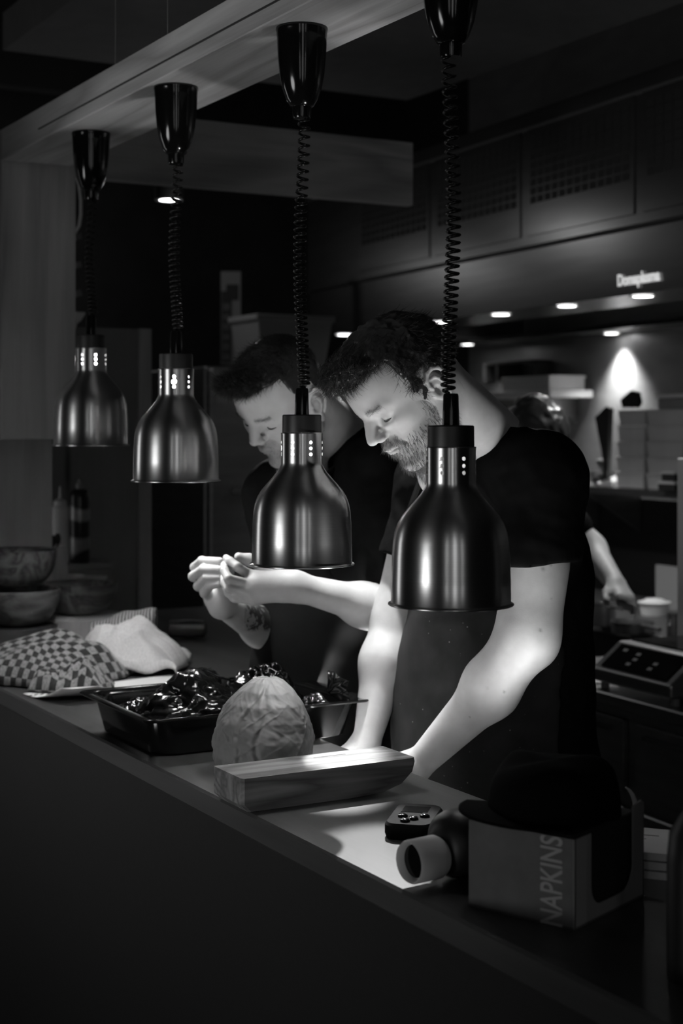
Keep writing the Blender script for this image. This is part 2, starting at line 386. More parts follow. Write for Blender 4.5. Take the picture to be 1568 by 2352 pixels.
def carton(label, x0, x1, z, h, y0=.05, y1=.20, rz=0, m='cardb'):
    t = kthing('takeaway_box', label, 'box', (x0+x1)/2, (y0+y1)/2, z, None, rz); w_ = (x1-x0)/2; q = (y1-y0)/2
    G().rings([[(-w_*s, -q*s, zz), (w_*s, -q*s, zz), (w_*s, q*s, zz), (-w_*s, q*s, zz)] for s, zz in ((.93, 0), (1, h*.78), (1, h*.8))]).obj('tray', m, t)
    G().box(-w_*1.03, w_*1.03, -q*1.03, q*1.03, h*.8, h-.001, .003).obj('lid', m, t)
    return t
xa, xb, xc_, xd = sx(1392), sx(1455), sx(1458), sx(1545)
hh = .0655; nm = ['bottom', 'second', 'third', 'fourth', 'top']
for i in range(5): carton('pale takeaway box, %s of the narrow left stack on the back shelf' % (nm[i] if i in (0, 4) else nm[i]+' from the bottom'), xa+.004*i, xb+.002*i, STOP+i*hh, hh)
nm2 = ['bottom', 'second', 'third', 'fourth', 'top']
for i in range(5): carton('pale takeaway box, %s of the wide right stack on the back shelf' % (nm2[i] if i in (0, 4) else nm2[i]+' from the bottom'), xc_+.01+(.003 if i % 2 else 0), xd+.008*(i > 2), STOP+i*hh, hh)
t = kthing('storage_box', 'grey plastic lidded tub on top of the wide box stack', 'box', (xc_+xd)/2+.06, .12, STOP+5*hh)
G().box(-.09, .09, -.08, .08, 0, .045, .006).obj('tub', 'greyp', t); G().box(-.097, .097, -.087, .087, .045, .06, .004).obj('lid', 'white', t)
def darkflap(label, pxs, y, z0):
    P = []
    for (px, py) in pxs:
        s_, z_ = on_line(px, py, (SHB[0], SHB[1]+y)); P.append((-s_, z_))
    x0 = sum(p[0] for p in P)/len(P); t = kthing('folded_card', label, 'card', x0, y, z0)
    G().prism([(a-x0, b-z0) for a, b in P], -.012, .012).obj('card_sheet', 'ink', t, bevel=.003)
darkflap('dark folded card standing on the left box stack', ((1426, 918), (1450, 897), (1463, 901), (1468, 925), (1461, 937), (1429, 937)), .12, STOP+5*hh)
darkflap('dark folded card leaning against the left box stack', ((1368, 958), (1395, 932), (1402, 938), (1397, 1050), (1394, 1110), (1388, 1110), (1385, 1050)), .10, STOP)
t = kthing('tray', 'white tray leaning on the shelf left of the boxes', 'tray', sx(1368), .17, STOP)
G().rings([[(-.05-.02*k, -.12, 0+.0*k), (.04, -.12, 0), (.075, .1, .08), (-.01, .1, .08)] if k == 0 else [(-.07, -.12, .012), (.04, -.12, .012), (.075, .1, .092), (-.01, .1, .092)] for k in (0, 1)]).obj('sheet', 'white', t)
t = kthing('steel_bowl', 'small polished steel bowl at the left end of the back shelf', 'bowl', sx(1328), .12, STOP)
G().lathe([(0, 0), (.03, 0), (.055, .035), (.065, .06), (.062, .06), (.05, .035), (.028, .006), (0, .006)], 32).obj('bowl_shell', 'steel', t, True)
G().lathe([(0, 0), (.02, 0), (.02, .02), (.035, .06), (.0, .07)], 24, cx=.02, cz=.05).obj('ladle', 'steel', t, True)
for i, (a, b, zz) in enumerate(((sx(1532), sx(1562), .04), (sx(1524), sx(1562), 0))):
    t = kthing('black_container', 'small black container with pale lid, '+('upper' if i == 0 else 'lower')+' one at the right end of the shelf', 'container', (a+b)/2, .0, STOP+zz)
    G().box(-(b-a)/2, (b-a)/2, -.03, .03, 0, .028, .003).obj('tub', 'ink', t); G().box(-(b-a)/2, (b-a)/2, -.032, .032, .028, .036, .002).obj('lid', 'white', t)
# upright at right edge
u = thing('steel_upright', 'pale steel upright at the right edge of the photo', 'post', PX(1566, 1100, 4.6)[:2]+(.9005,), HR); G().box(-.006, .03, -.015, .015, .006, .63, .003).obj('tube', 'white', u)
G().box(-.03, .05, -.04, .04, 0, .006).obj('foot', 'steel', u)
# white boxes and dark oven at the middle of the back wall
sb = kitchen_root('bracket_shelf', 'short white shelf on the back wall above the bent cook', 'shelf', (-3.2, 4.1))
a0 = -on_line(1075, 905, (-3.2, 4.1))[0]; a1 = -on_line(1262, 905, (-3.2, 4.1))[0]; zz = on_line(1150, 916, (-3.2, 4.1))[1]
G().box(a0, a1, 0, .24, zz, zz+.035, .003).obj('shelf_board', 'white', sb)
for x in (a0+.1, a1-.15): G().prism([(.24, zz), (.03, zz), (.24, zz-.12)], x, x+.02, 'x').obj('bracket', 'steel', sb)
SHB2 = (-3.2, 4.1); c_, s_ = math.cos(HR), math.sin(HR)
def k2(x, y, z): return (SHB2[0]+x*c_-y*s_, SHB2[1]+x*s_+y*c_, z)
b0 = -on_line(1145, 905, SHB2)[0]; b1 = -on_line(1252, 905, SHB2)[0]
t = thing('storage_box', 'white lidded box on the short shelf above the bent cook', 'box', k2((b0+b1)/2, .12, zz+.0355), HR)
G().box(-(b1-b0)/2, (b1-b0)/2, -.1, .1, 0, .055, .004).obj('tub', 'white', t); G().box(-(b1-b0)/2-.005, (b1-b0)/2+.005, -.104, .104, .055, .068, .003).obj('lid', 'white', t)
ov = thing('wall_oven', 'black oven box hanging on the wall above the short shelf', 'oven', k2(-on_line(1120, 850, SHB2)[0], .10, 0), HR)
oz0, oz1 = zz+.08, zz+.19; ow = (b1-b0)*.62
G().box(-ow, ow*.85, .02, .14, oz0, oz1, .006).obj('casing', 'capblk', ov); G().box(-ow*.8, ow*.5, .012, .02, oz0+.015, oz1-.015).obj('door', 'glass', ov)
G().tube([(-ow*.3, .0, oz0-.01), (-ow*.3, .0, oz1-.02)], .006, 8).obj('handle', 'steel', ov)
G().box(-.05, .05, .14, .16, oz0, oz1).obj('wall_bracket', 'black', ov)
# steel strip on the wall
st = G().box(-1.6, 2.0, -.012, 0, 0, .02).obj('wall_rail', 'steel', loc=(WB[0], WB[1], on_line(1400, 922, WB)[1]), rot=(0, 0, HR)); tag(st, 'thin steel rail running along the back wall behind the boxes', 'rail')

# ------------------------------------------------ back worktop with cooker
BC = thing('back_worktop', 'steel back worktop with drawers at the right edge', 'counter', (-3.2, 2.66, 0), HR)
G().box(-.62, 1.9, 0, .75, .865, .90, .004).obj('tabletop', 'steel', BC)
G().box(-.6, 1.9, .03, .72, .10, .865).obj('cabinet', 'steel', BC)
for k in range(4):
    d_ = G().box(-.55+k*.6, -.0+k*.6, .012, .03, .64, .835, .004).obj('drawer', 'steel', BC); G().box(-.50+k*.6, -.05+k*.6, -.002, .012, .80, .812).obj('handle', 'dkgrey', d_)
    d_ = G().box(-.55+k*.6, -.0+k*.6, .012, .03, .13, .60, .004).obj('door', 'steel', BC); G().box(-.50+k*.6, -.05+k*.6, -.002, .012, .56, .572).obj('handle', 'dkgrey', d_)
def b3(x, y, z): return (-3.2+x*c_-y*s_, 2.66+x*s_+y*c_, z)
CK = thing('induction_cooker', 'tabletop induction cooker with slanted black control panel on the steel worktop', 'cooker', b3(.03, .015, .901), HR)
G().prism([(0, .02), (.02, .02), (.32, .02), (.32, .125), (.09, .125), (.0, .055)], -.18, .17, 'x').obj('casing', 'steel', CK, bevel=.006)
a = math.atan2(.07, .09)
cp = G().box(-.15, .14, -.045, .045, 0, .0015, .0005).obj('control_panel', 'glass', CK, loc=(0, .045-.001, .0915), rot=(a, 0, 0))
for k, (x, y) in enumerate(((-.11, .025), (-.04, .0), (-.045, .02), (-.05, -.02), (.05, .0), (.045, -.02))):
    G().box(x-.009, x+.009, y-.005, y+.005, .0015, .002).obj('key_print', 'greyp', cp)
G().box(-.16, .15, .12, .30, .125, .129, .001).obj('ceramic_plate', 'glass', CK)
for x, y in ((-.16, .03), (.15, .03), (-.16, .29), (.15, .29)): G().lathe([(0, 0), (.012, 0), (.012, .021), (0, .021)], 14, x, y).obj('foot', 'greyp', CK)
RG = thing('cooking_range', 'dark cooking range under the extractor hood, behind the bent cook', 'range', (-3.2, 3.50, 0), HR)
G().box(-2.8, 1.9, .03, .68, .08, .87, .003).obj('body', 'black', RG); G().box(-2.82, 1.9, 0, .70, .87, .90, .003).obj('hob_top', 'dkgrey', RG)
for k in range(6): G().lathe([(0, 0), (.018, 0), (.016, .025), (0, .026)], 16).obj('knob', 'steel', RG, True, (-2.6+k*.3, .03, .82), (math.pi/2, 0, 0))
def pot(label, px, py, r, h, hd_=(1, -.5)):
    p = onz(px, py, .9005); t = thing('saucepan', label, 'pan', p, HR)
    G().lathe([(0, 0), (r*.96, 0), (r, .01), (r, h), (r*1.03, h), (r*1.03, h-.004), (r-.003, h-.006), (r-.003, .01), (0, .006)], 36).obj('pan_body', 'steel', t, True)
    G().tube([(r*.9*hd_[0], r*.9*hd_[1]*.3, h*.8), (r+.06, hd_[1]*.06, h*.95), (r+.16, hd_[1]*.12, h)], .007, 8).obj('handle', 'steel', t, True)
pot('tall steel saucepan on the range just right of the chef at right', 1385, 1436, .045, .085)
pot('frying pan with long handle on the range below the hand of the bent cook', 1452, 1452, .075, .04)
t = thing('food_tub', 'white tub of pale food standing on the range behind the frying pan', 'tub', onz(1502, 1412, .9005), HR)
G().lathe([(0, 0), (.05, 0), (.06, .05), (.064, .05), (.064, .046), (.055, .05), (.03, .062), (0, .066)], 30).obj('tub', 'white', t, True)
t = thing('steel_tin', 'small steel tin on the range near the right edge of the photo', 'tin', onz(1545, 1466, .9005), HR)
G().lathe([(0, 0), (.022, 0), (.022, .085), (.02, .085), (.02, .01), (0, .01)], 24).obj('tin_body', 'steel', t, True)
t = thing('paper_sheet', 'bright paper slip left of the induction cooker', 'paper', b3(-.24, .16, .901), HR)
G().box(-.06, .06, -.10, .12, 0, .004).obj('sheet', 'paper', t)
# splashback panel under the shelf
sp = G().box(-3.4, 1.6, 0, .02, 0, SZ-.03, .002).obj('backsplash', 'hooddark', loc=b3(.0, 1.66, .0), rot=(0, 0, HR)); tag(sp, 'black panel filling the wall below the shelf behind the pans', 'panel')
sp = G().box(-.02, .55, 0, .02, 0, .17).obj('splash_panel', 'greyp', loc=onz(1512, 1395, .9005), rot=(0, 0, HR)); tag(sp, 'dull grey splash panel standing on the range under the shelf', 'panel')
G().box(-.02, 0, -.02, .08, 0, .012).obj('panel_foot', 'greyp', sp)
# ================================================================= HEAT LAMPS
LAMPS = [(209, 3.549, 1030, 'first heat lamp from the left, farthest along the beam, hanging highest', 4.5, 1),
         (404, 3.073, 1112, 'second heat lamp from the left, steel bell shade over the towels and tray', 2.6, 1),
         (693, 2.620, 1303, 'third heat lamp from the left with glowing holes, over the cabbage', 1.0, 1),
         (1035, 2.190, 1395, 'nearest heat lamp at right, in front of the chest of the chef at right', .25, 0)]
def collar_mesh(R, z0, z1, th0):
    """sheet collar with real punched holes: 7 columns of three, one column with a large middle hole"""
    n, m_ = 224, 56; V = []; F = []
    for i in range(m_+1):
        for j in range(n): V.append([2*math.pi*j/n, z0+(z1-z0)*i/m_])
    holes = []
    for k in range(7):
        for q in range(3):
            zc = .1903+.0101*q; holes.append((th0+k*2*math.pi/7, zc, .0052 if (k == 0 and q == 1) else .0029))
    def dl(a, b):
        d_ = (a-b+math.pi) % (2*math.pi)-math.pi; return d_
    for (t, z, r) in holes:
        for v in V:
            a, b = dl(v[0], t)*R, v[1]-z; q = math.hypot(a, b)
            if r*.60 < q < r*1.45: s = r/q; v[0] = t+a*s/R; v[1] = z+b*s
    for i in range(m_):
        for j in range(n):
            k = (j+1) % n; q = [V[i*n+j], V[i*n+k], V[(i+1)*n+k], V[(i+1)*n+j]]
            tc_ = q[0][0]+dl(q[2][0], q[0][0])/2; zc = (q[0][1]+q[2][1])/2
            if any(math.hypot(dl(tc_, t)*R, zc-z) < r*.98 for t, z, r in holes): continue
            F.append((i*n+j, i*n+k, (i+1)*n+k, (i+1)*n+j))
    return [(R*math.cos(t), R*math.sin(t), z) for t, z in V], F
SH_PROF = [(.0895, 0), (.0905, .0012), (.0900, .0028), (.0878, .0030), (.0862, .0050), (.0857, .04), (.0848, .070), (.0832, .092), (.0808, .105), (.0765, .117), (.0700, .128),
           (.0618, .138), (.0520, .149), (.0435, .159), (.0384, .167), (.0363, .172), (.0360, .175)]
def heat_lamp(px, d, rim, label, power, on):
    x, y, z = PX(px, rim-6, d); zb = BZ0
    t = thing('heat_lamp', label, 'lamp', (x, y, z), TH, 'heat lamps hanging from the oak beam')
    sh = G().lathe(SH_PROF, 96).obj('lamp_shade', 'alu', t, 'all')
    inner = [(r-.0012, zz) for r, zz in SH_PROF]; G().lathe(inner, 96).obj('inner_reflector', 'aluin', sh, 'all')
    g = G(); V, F = collar_mesh(.0360, .1745, .2265, math.radians(-90-76 if px != 404 else -90)); g.add(V, F); g.obj('vent_collar', 'alu', t, 'all')
    G().lathe([(.0363, .2250), (.0363, .2270), (.0340, .2272)], 64).obj('collar_rim', 'alu', t, 'all')
    G().lathe([(0, .2245), (.0335, .2245), (.0338, .2270), (.0335, .2560), (.0320, .2578), (.0125, .2582), (0, .2582)], 64).obj('cap', 'capblk', t, True)
    G().lathe([(.0125, .257), (.0122, .262), (.0112, .300), (.0100, .3035), (0, .304)], 40).obj('strain_relief', 'gloss', t, True)
    top_ = zb-z
    # cup
    cupP = [(0, 0), (.0446, 0), (.0450, -.004), (.0438, -.007), (.0430, -.020), (.0415, -.050), (.0385, -.080), (.0335, -.105), (.0265, -.124), (.0205, -.134), (.0165, -.136), (.0158, -.152), (.0150, -.155), (0, -.155)]
    G().lathe([(r, top_+zz) for r, zz in cupP], 64).obj('ceiling_cup', 'gloss', t, True)
    # retractable coiled cord: tight near the lamp, looser towards the cup
    z0, z1 = .303, top_-.153; L = z1-z0; pts = []; R = .0092; ph = 0; zc = z0; n = 0
    pt_, pb = (.0150, .0088)
    while zc < z1:
        f = (zc-z0)/L; pitch = pb+(pt_-pb)*min(1, f*1.15)**1.3
        k = 12; e = min(1, n/8.0, (z1-zc)/.006+.2)
        sway = .004*math.sin(f*6.0+px)
        pts.append((R*e*math.cos(ph)+sway, R*e*math.sin(ph), zc)); ph += 2*math.pi/k; zc += pitch/k; n += 1
    G().tube(pts, .0024, 6).obj('coiled_cord', 'cord', t, 'all')
    G().lathe([(0, .222), (.012, .222), (.014, .19), (.022, .165), (.0285, .14), (.030, .12), (.024, .098), (.012, .088), (0, .0865)], 32).obj('bulb', 'bulb' if on else 'bulboff', t, True)
    l = lamp('POINT', 'heat_lamp_bulb', (x, y, z+.075), power, None, .012)
    l2 = lamp('POINT', 'heat_lamp_bulb_neck', (x+.020*ST, y-.020*CT, z+.205), power*.10, None, .004)
for a in LAMPS: heat_lamp(*a)
# added fill strip at the rear edge of the pass, lighting faces and beam
wl = thing('added_fill_strip', 'slim added fill strip at the rear edge of the pass, shining up at the chefs', 'light', (-2.64, 1.426, .953))
G().box(-.27, .27, -.012, .012, 0, .0245).obj('housing', 'white', wl); G().box(-.25, .25, -.010, .010, .0245, .0275).obj('diffuser', 'glow', wl)
# the strip's light
wls = lamp('AREA', 'added_fill_light', (-2.64, 1.430, .984), 19, (-2.66, 1.36, 2.3), .5, .03); wls.data.spread = math.radians(80)
wl2 = thing('added_fill_strip', 'second slim added fill strip on the rear edge of the pass, hidden behind the napkin dispenser', 'light', (-1.90, 1.426, .953))  # another added strip, lighting the right chef's face and the beam from below
G().box(-.20, .20, -.012, .012, 0, .0245).obj('housing', 'white', wl2); G().box(-.18, .18, -.010, .010, .0245, .0275).obj('diffuser', 'glow', wl2)
wls = lamp('AREA', 'added_fill_light', (-1.90, 1.430, .984), .85, (-2.42, 1.28, 1.80), .30, .03); wls.data.spread = math.radians(62)

# ================================================================= THINGS ON THE PASS
def P0(px, py, z=CT_Z): return onz(px, py, z)
# --- gastronorm tray
tr = thing('serving_tray', 'black gastronorm pan with wide rim holding glossy black bags', 'tray', (-2.92, 1.035, CT_Z), 0)
TX, TY, TZ = .375, .475, .075
def rrect(x0, x1, y0, y1, r, z, n=7):
    out = []
    for cx, cy, a0 in ((x1-r, y0+r, -90), (x1-r, y1-r, 0), (x0+r, y1-r, 90), (x0+r, y0+r, 180)):
        for i in range(n+1):
            a = math.radians(a0+90*i/n); out.append((cx+r*math.cos(a), cy+r*math.sin(a), z))
    return out
def inset(i, z, r): return rrect(i, TX-i, i, TY-i, r, z)
g = G(); g.rings([inset(.045, .0005, .04), inset(.034, .004, .045), inset(.022, TZ-.008, .038), inset(.0225, TZ-.004, .038), inset(.002, TZ-.005, .022), inset(0, TZ-.002, .022),
                  inset(.002, TZ, .022), inset(.016, TZ-.001, .032), inset(.024, TZ-.004, .038), inset(.030, TZ-.012, .04), inset(.040, .008, .04), inset(.060, .004, .035)])
g.obj('pan', 'gloss', tr, True)
def crumple(name, size, seed, amp=.22, n=42, sharp=3.2, flat=0.0):
    """plastic bag or paper blob: ellipsoid with ridged facets"""
    V = []; rs = np.random.RandomState(seed); dirs = rs.normal(size=(26, 3)); dirs /= np.linalg.norm(dirs, axis=1)[:, None]; off = rs.uniform(.78, 1.05, 26)
    th = np.linspace(0, math.pi, n); ph = np.linspace(0, 2*math.pi, 2*n, endpoint=False)
    T, Pp = np.meshgrid(th, ph, indexing='ij'); D = np.stack([np.sin(T)*np.cos(Pp), np.sin(T)*np.sin(Pp), np.cos(T)], -1)
    # faceted support: nearest of several planes
    dots = D@dirs.T; r = np.min(np.where(dots > .25, off/np.maximum(dots, .25), 9), -1); r = np.minimum(r, 1.25)
    q = wob(D, sharp, seed)*.5+wob(D, sharp*2.3, seed+3)*.25; r = r*(1-amp*np.abs(q))
    P = D*r[..., None]*np.array(size); P[..., 2] = np.where(P[..., 2] < -size[2]*(1-flat), -size[2]*(1-flat), P[..., 2])
    return [[tuple(p) for p in row] for row in P]
def blob(name, m, parent, size, seed, loc, amp=.22, sharp=3.2, flat=.3, rot=None):
    return G().rings(crumple(name, size, seed, amp, 42, sharp, flat), close=False).obj(name, m, parent, 'all', loc, rot)
M['bag'] = mat('glossy_black_bag', .010, .16, spec=.6)
def floorz(sz, flat): return sz*(1-flat)
for lb, sz, sd, at in (('large crumpled black plastic bag at the left of the serving tray', (.095, .13, .062), 3, (-2.73, 1.21)),
                       ('small crumpled black bag at the near left corner inside the tray', (.045, .05, .036), 8, (-2.825, 1.135)),
                       ('crumpled black bag in the tray just right of the cabbage top', (.070, .066, .075), 12, (-2.715, 1.36)),
                       ('small twisted black bag at the right corner of the tray', (.036, .038, .045), 17, (-2.635, 1.425))):
    t = blob('plastic_bag', 'bag', None, sz, sd, (at[0], at[1], CT_Z+.008+sz[2]*.75), .38, 4.2, .25); tag(t, lb, 'bag')
# fan-shaped knotted end of the small bag
kn = bpy.context.scene.collection.objects[-1]
V = []; 
for i in range(9):
    a = math.radians(-35+i*16); rr = .042+.006*math.sin(i*2.1)
    V.append([(0+.004*math.cos(i*2), .0, .0), (rr*.5*math.sin(a), .006*math.cos(i*3.0), rr*.5*math.cos(a)), (rr*math.sin(a), .012*math.cos(i*3.0), rr*math.cos(a)), (rr*math.sin(a)*1.0, .012*math.cos(i*3.0)+.0015, rr*math.cos(a))])
k_ = G().rings(V, close=False, loop=False).obj('knotted_end', 'bag', kn, 'all', loc=(.03, .012, .042), rot=(0, .6, TH))
# thin shallow lid corner jutting out to the right of the tray
# --- cabbage: pointed head wrapped in veined leaves
def cabbage():
    n, m_ = 150, 200; T = np.linspace(0.0, 1.0, n); Pp = np.linspace(0, 2*math.pi, m_, endpoint=False)
    t, p = np.meshgrid(T, Pp, indexing='ij')
    prof = np.interp(t, [0, .05, .12, .25, .40, .55, .70, .82, .91, .97, 1.0], [0, .045, .078, .089, .090, .082, .068, .050, .033, .018, 0])
    z = np.interp(t, [0, .05, .12, .25, .40, .55, .70, .82, .91, .97, 1.0], [.0, .0, .006, .032, .062, .092, .118, .139, .152, .158, .1585])
    D = np.stack([np.cos(p), np.sin(p), z*12], -1)
    big = wob(D, 1.1, 2.0); mid = wob(D, 2.6, 5.0)
    r = prof*(1+.07*big+.035*mid)
    # raised veins branching from mid ribs, sunk creases beside them
    vein = np.zeros_like(r)
    for a0, lean, w in ((-2.25, .5, .05), (-1.55, -.25, .06), (-.9, .6, .045), (-2.9, -.5, .05), (.1, .4, .05), (1.2, -.4, .05), (2.3, .3, .05)):
        ang = a0+lean*(z/.16)**1.3+.12*np.sin(z*55+a0*3)
        d_ = (p-ang+math.pi) % (2*math.pi)-math.pi; d_ *= prof/.09+.15
        vein += np.exp(-(d_/w)**2)*1.0-.8*np.exp(-((d_-1.8*w)/(w*.8))**2)
        for br, zz0, sl in ((1, .03, 7.), (-1, .05, 6.5), (1, .08, 8), (-1, .10, 7)):
            rise = np.clip(z-zz0, 0, .05); ang2 = a0+lean*(zz0/.16)+br*(rise*sl*2.2)+.05*np.sin(z*120)
            e = (p-ang2+math.pi) % (2*math.pi)-math.pi; gate = (z > zz0)*np.exp(-(rise/.04)**4)
            vein += .55*np.exp(-((e*(prof/.09+.15))/.03)**2)*gate
    r = r+prof/.09*(.0028*vein+.0025*np.abs(wob(D, 7.0, 1.0))-.002*np.abs(wob(D, 4.0, 8.0)))
    z2 = z+.003*wob(D, 3, 4)*np.clip(t*4, 0, 1)*np.clip((1-t)*30, 0, 1)
    z2 = np.maximum(z2, .0005)
    lop = .012*(z/.16)**2
    V = np.stack([r*np.cos(p)+lop, r*np.sin(p)-.004, z2], -1)
    return [[tuple(q) for q in row] for row in V]
M['leaf'] = noisy('pale_cabbage_leaf', .17, .23, 18, .55, bmp=.15)
cbp = onz(609, 1757, CT_Z)
cbg = G().rings(cabbage(), close=False).obj('cabbage', 'leaf', None, 'all', loc=(-2.380, 1.180, CT_Z+.0005), rot=(0, 0, TH)); cbg.scale = (.97, .97, 1.05); tag(cbg, 'pale pointed cabbage with veined outer leaves standing before the tray', 'cabbage')
# --- thick wooden board in front of it, rounded underneath at one end
bd = thing('serving_board', 'thick walnut board lying across the pass in front of the cabbage', 'board', (-2.195, 1.03, CT_Z))
prof = [(0, .012), (.012, .0), (.20, .0), (.26, .003), (.295, .013), (.315, .030), (.320, .046), (.318, .054), (.0, .054)]
rings = []
for xx, s_, zc_ in ((-.056, .94, .0015), (-.053, 1, 0), (.047, 1, 0), (.051, .97, .001)):
    rings.append([(xx, a*s_+(1-s_)*.16, b*(1-2*zc_*10)+zc_*.5) for a, b in prof])
G().rings(rings).obj('board_slab', 'board', bd)
G().box(-.030, -.026, .17, .23, .054, .0543).obj('burnt_mark', 'ink', bd)
# --- thermometer / timer on the pass
dv = thing('kitchen_timer', 'small black kitchen timer with display lying on the pass beside the dark flask', 'timer', onz(951, 1905, CT_Z), math.radians(48))
G().rings([rrect(-.034, .034, -.062, .062, .02, 0), rrect(-.036, .036, -.064, .064, .02, .006), rrect(-.036, .036, -.064, .064, .02, .019), rrect(-.033, .033, -.061, .061, .018, .023)]).obj('casing', 'mattblk', dv, True)
dsp = G().box(-.022, .018, .008, .046, .023, .0236, .0002).obj('display', 'glass', dv)
for x, y in ((-.014, -.018), (.004, -.030), (.018, -.012), (-.006, -.044)): G().lathe([(0, 0), (.0075, 0), (.0075, .003), (.006, .0042), (0, .0044)], 20).obj('button', 'gloss', dv, True, (x, y, .023))
# --- dark flask lying on its side with pale cap, pointing left
fk0 = PX(938, 1991, 1.985); axis = Vector((.8712*.83+.4909*.15, 0, 0))
fk = thing('flask', 'black flask lying on the pass with pale cap towards the left', 'flask', (fk0[0], fk0[1], CT_Z+.0465), TH+math.radians(36)-math.pi/2)
# local +y = length of the flask (cap end at y=0)
def lay(prof, n=40): return [[(r*math.cos(2*math.pi*j/n), yy, r*math.sin(2*math.pi*j/n)) for j in range(n)] for r, yy in prof]
G().rings(lay([(.020, .052), (.030, .055), (.042, .066), (.0455, .080), (.0455, .20), (.040, .215), (.02, .218)])).obj('flask_body', 'capblk', fk, True)
G().rings(lay([(.0, .012), (.0225, .012), (.0240, .004), (.0265, .0), (.0285, .004), (.0285, .045), (.025, .052), (.0, .053)]), close=False).obj('cap', 'cardb', fk, True, loc=(0, 0, -.012))
G().rings(lay([(0, .010), (.0215, .010), (.0215, .0125), (0, .0125)]), close=False).obj('cap_recess', 'gloss', fk, True, loc=(0, 0, -.012))
# --- napkin dispenser
nb = thing('napkin_box', 'card napkin dispenser lettered NAPKINS on its long face, with cut-out side', 'napkin box', (-1.449, 1.136, CT_Z), math.atan2(.056, .14))
# local x runs back along the front face, y goes away from the camera
NW, ND, NH = .152, .175, .108
M['napcard'] = noisy('grey_card', .10, .125, 30, .8, bmp=.03)
M['napedge'] = mat('pale_card_edge', .30, .8)
G().box(-NW, 0, 0, .003, 0, NH).obj('front_face', 'napcard', nb)
G().box(-NW, -NW+.003, .003, ND, 0, NH).obj('left_side', 'napcard', nb)
G().box(-NW, 0, ND-.003, ND, 0, NH).obj('rear_face', 'napcard', nb)
G().box(-NW, 0, 0, ND, 0, .003).obj('base', 'napcard', nb)
U = [(0.0, 0), (ND, 0), (ND, NH+.012), (ND-.006, NH+.016), (ND-.028, NH+.012)]
for i in range(9):
    a = math.radians(0-90*i/8); U.append((ND-.028-.03+.03*math.cos(a), .048+.03*math.sin(a)))
for i in range(9):
    a = math.radians(-90-90*i/8); U.append((.045+.025*math.cos(a)+.02, .043+.025*math.sin(a)))
U += [(.040, NH), (0, NH)]
G().prism([(y, z) for y, z in U], -.0025, 0, 'x').obj('cut_out_side', 'napedge', nb)
text('NAPKINS', 'lettering', 'greyp', nb, (-.030, -.0008, .054), (math.pi/2, -math.pi/2, 0), .043, .0003, .0006, .62)
G().box(-NW+.006, -.006, .006, ND-.006, .003, NH+.002, .002).obj('napkin_stack', 'ink', nb)
M['hatcloth'] = mat('black_felt', .004, .9, spec=.05)
hp = thing('baseball_cap', 'black cloth cap lying on top of the napkin dispenser', 'cap', PX(1245, 1900, 1.95)[:2]+(CT_Z+NH+.003,), TH)
def dome():
    V = []; n, m_ = 40, 72
    for i in range(n+1):
        t = i/n
        for_ = []
        for j in range(m_):
            a = 2*math.pi*j/m_; c_, s_ = math.cos(a), math.sin(a)
            R_ = math.sin(t*math.pi/2)**.62
            rx = .075+.010*c_; ry = .085
            zz = .066*(1-t**3.2)+.006*math.sin(a*3+1)*t*(1-t)*3
            for_.append((rx*R_*c_+.015-.020*t*(c_ < 0), ry*R_*s_, zz+.004*math.sin(a*5+t*6)*t))
        V.append(for_)
    return V
G().rings(dome(), close=False).obj('crown', 'hatcloth', hp, 'all')
# brim: shallow curved plate reaching left and towards the camera
br = []
for i in range(14):
    u_ = i/13; row = []
    for j in range(20):
        v_ = j/19; a = math.radians(150+v_*130); r0 = .062+.040*u_
        row.append((r0*math.cos(a)*1.10+.005, r0*math.sin(a)*1.05, .004-.003*u_+.003*math.cos((v_-.5)*3)))
    br.append(row)
o = G().rings(br, close=False, loop=False).obj('brim', 'hatcloth', hp, 'all'); sm_ = o.modifiers.new('s', 'SOLIDIFY'); sm_.thickness = .003
bpy.context.view_layer.update(); inv_ = hp.matrix_world.inverted()
G().tube([tuple(inv_ @ Vector(PX(x, y, 2.03))) for x, y in ((1436, 1808), (1445, 1815), (1452, 1826), (1457, 1840), (1458, 1856), (1455, 1868))], [.001, .0022, .0030, .0034, .0030, .0012], 8).obj('strap', 'cardb', hp, True)
# --- pale menus behind, dark bottle at the edge
mn = thing('menu_stack', 'small stack of pale menus right of the napkin dispenser', 'menus', onz(1500, 2005, CT_Z), math.atan2(.056, .14)+.35)
for k in range(3): G().box(-.055, .05, -.03+.002*k, .10, .012*k, .012*k+.010).obj('menu', 'cardb', mn)
G().box(-.04, -.015, .04, .042, .0342, .0345).obj('print_line', 'ink', mn)
G().box(-.03, .0, .06, .062, .0342, .0345).obj('print_line', 'ink', mn)
bt = thing('dark_bottle', 'blurred dark bottle standing at the lower right edge', 'bottle', PX(1610, 2100, 1.66)[:2]+(CT_Z,), 0)
G().lathe([(0, 0), (.036, 0), (.037, .006), (.037, .13), (.034, .16), (.018, .185), (.0145, .20), (.0145, .24), (.0, .24)], 36).obj('bottle_body', 'capblk', bt, True)
G().lathe([(0, .238), (.0165, .238), (.0165, .262), (0, .263)], 24).obj('cap', 'dkgrey', bt, True)

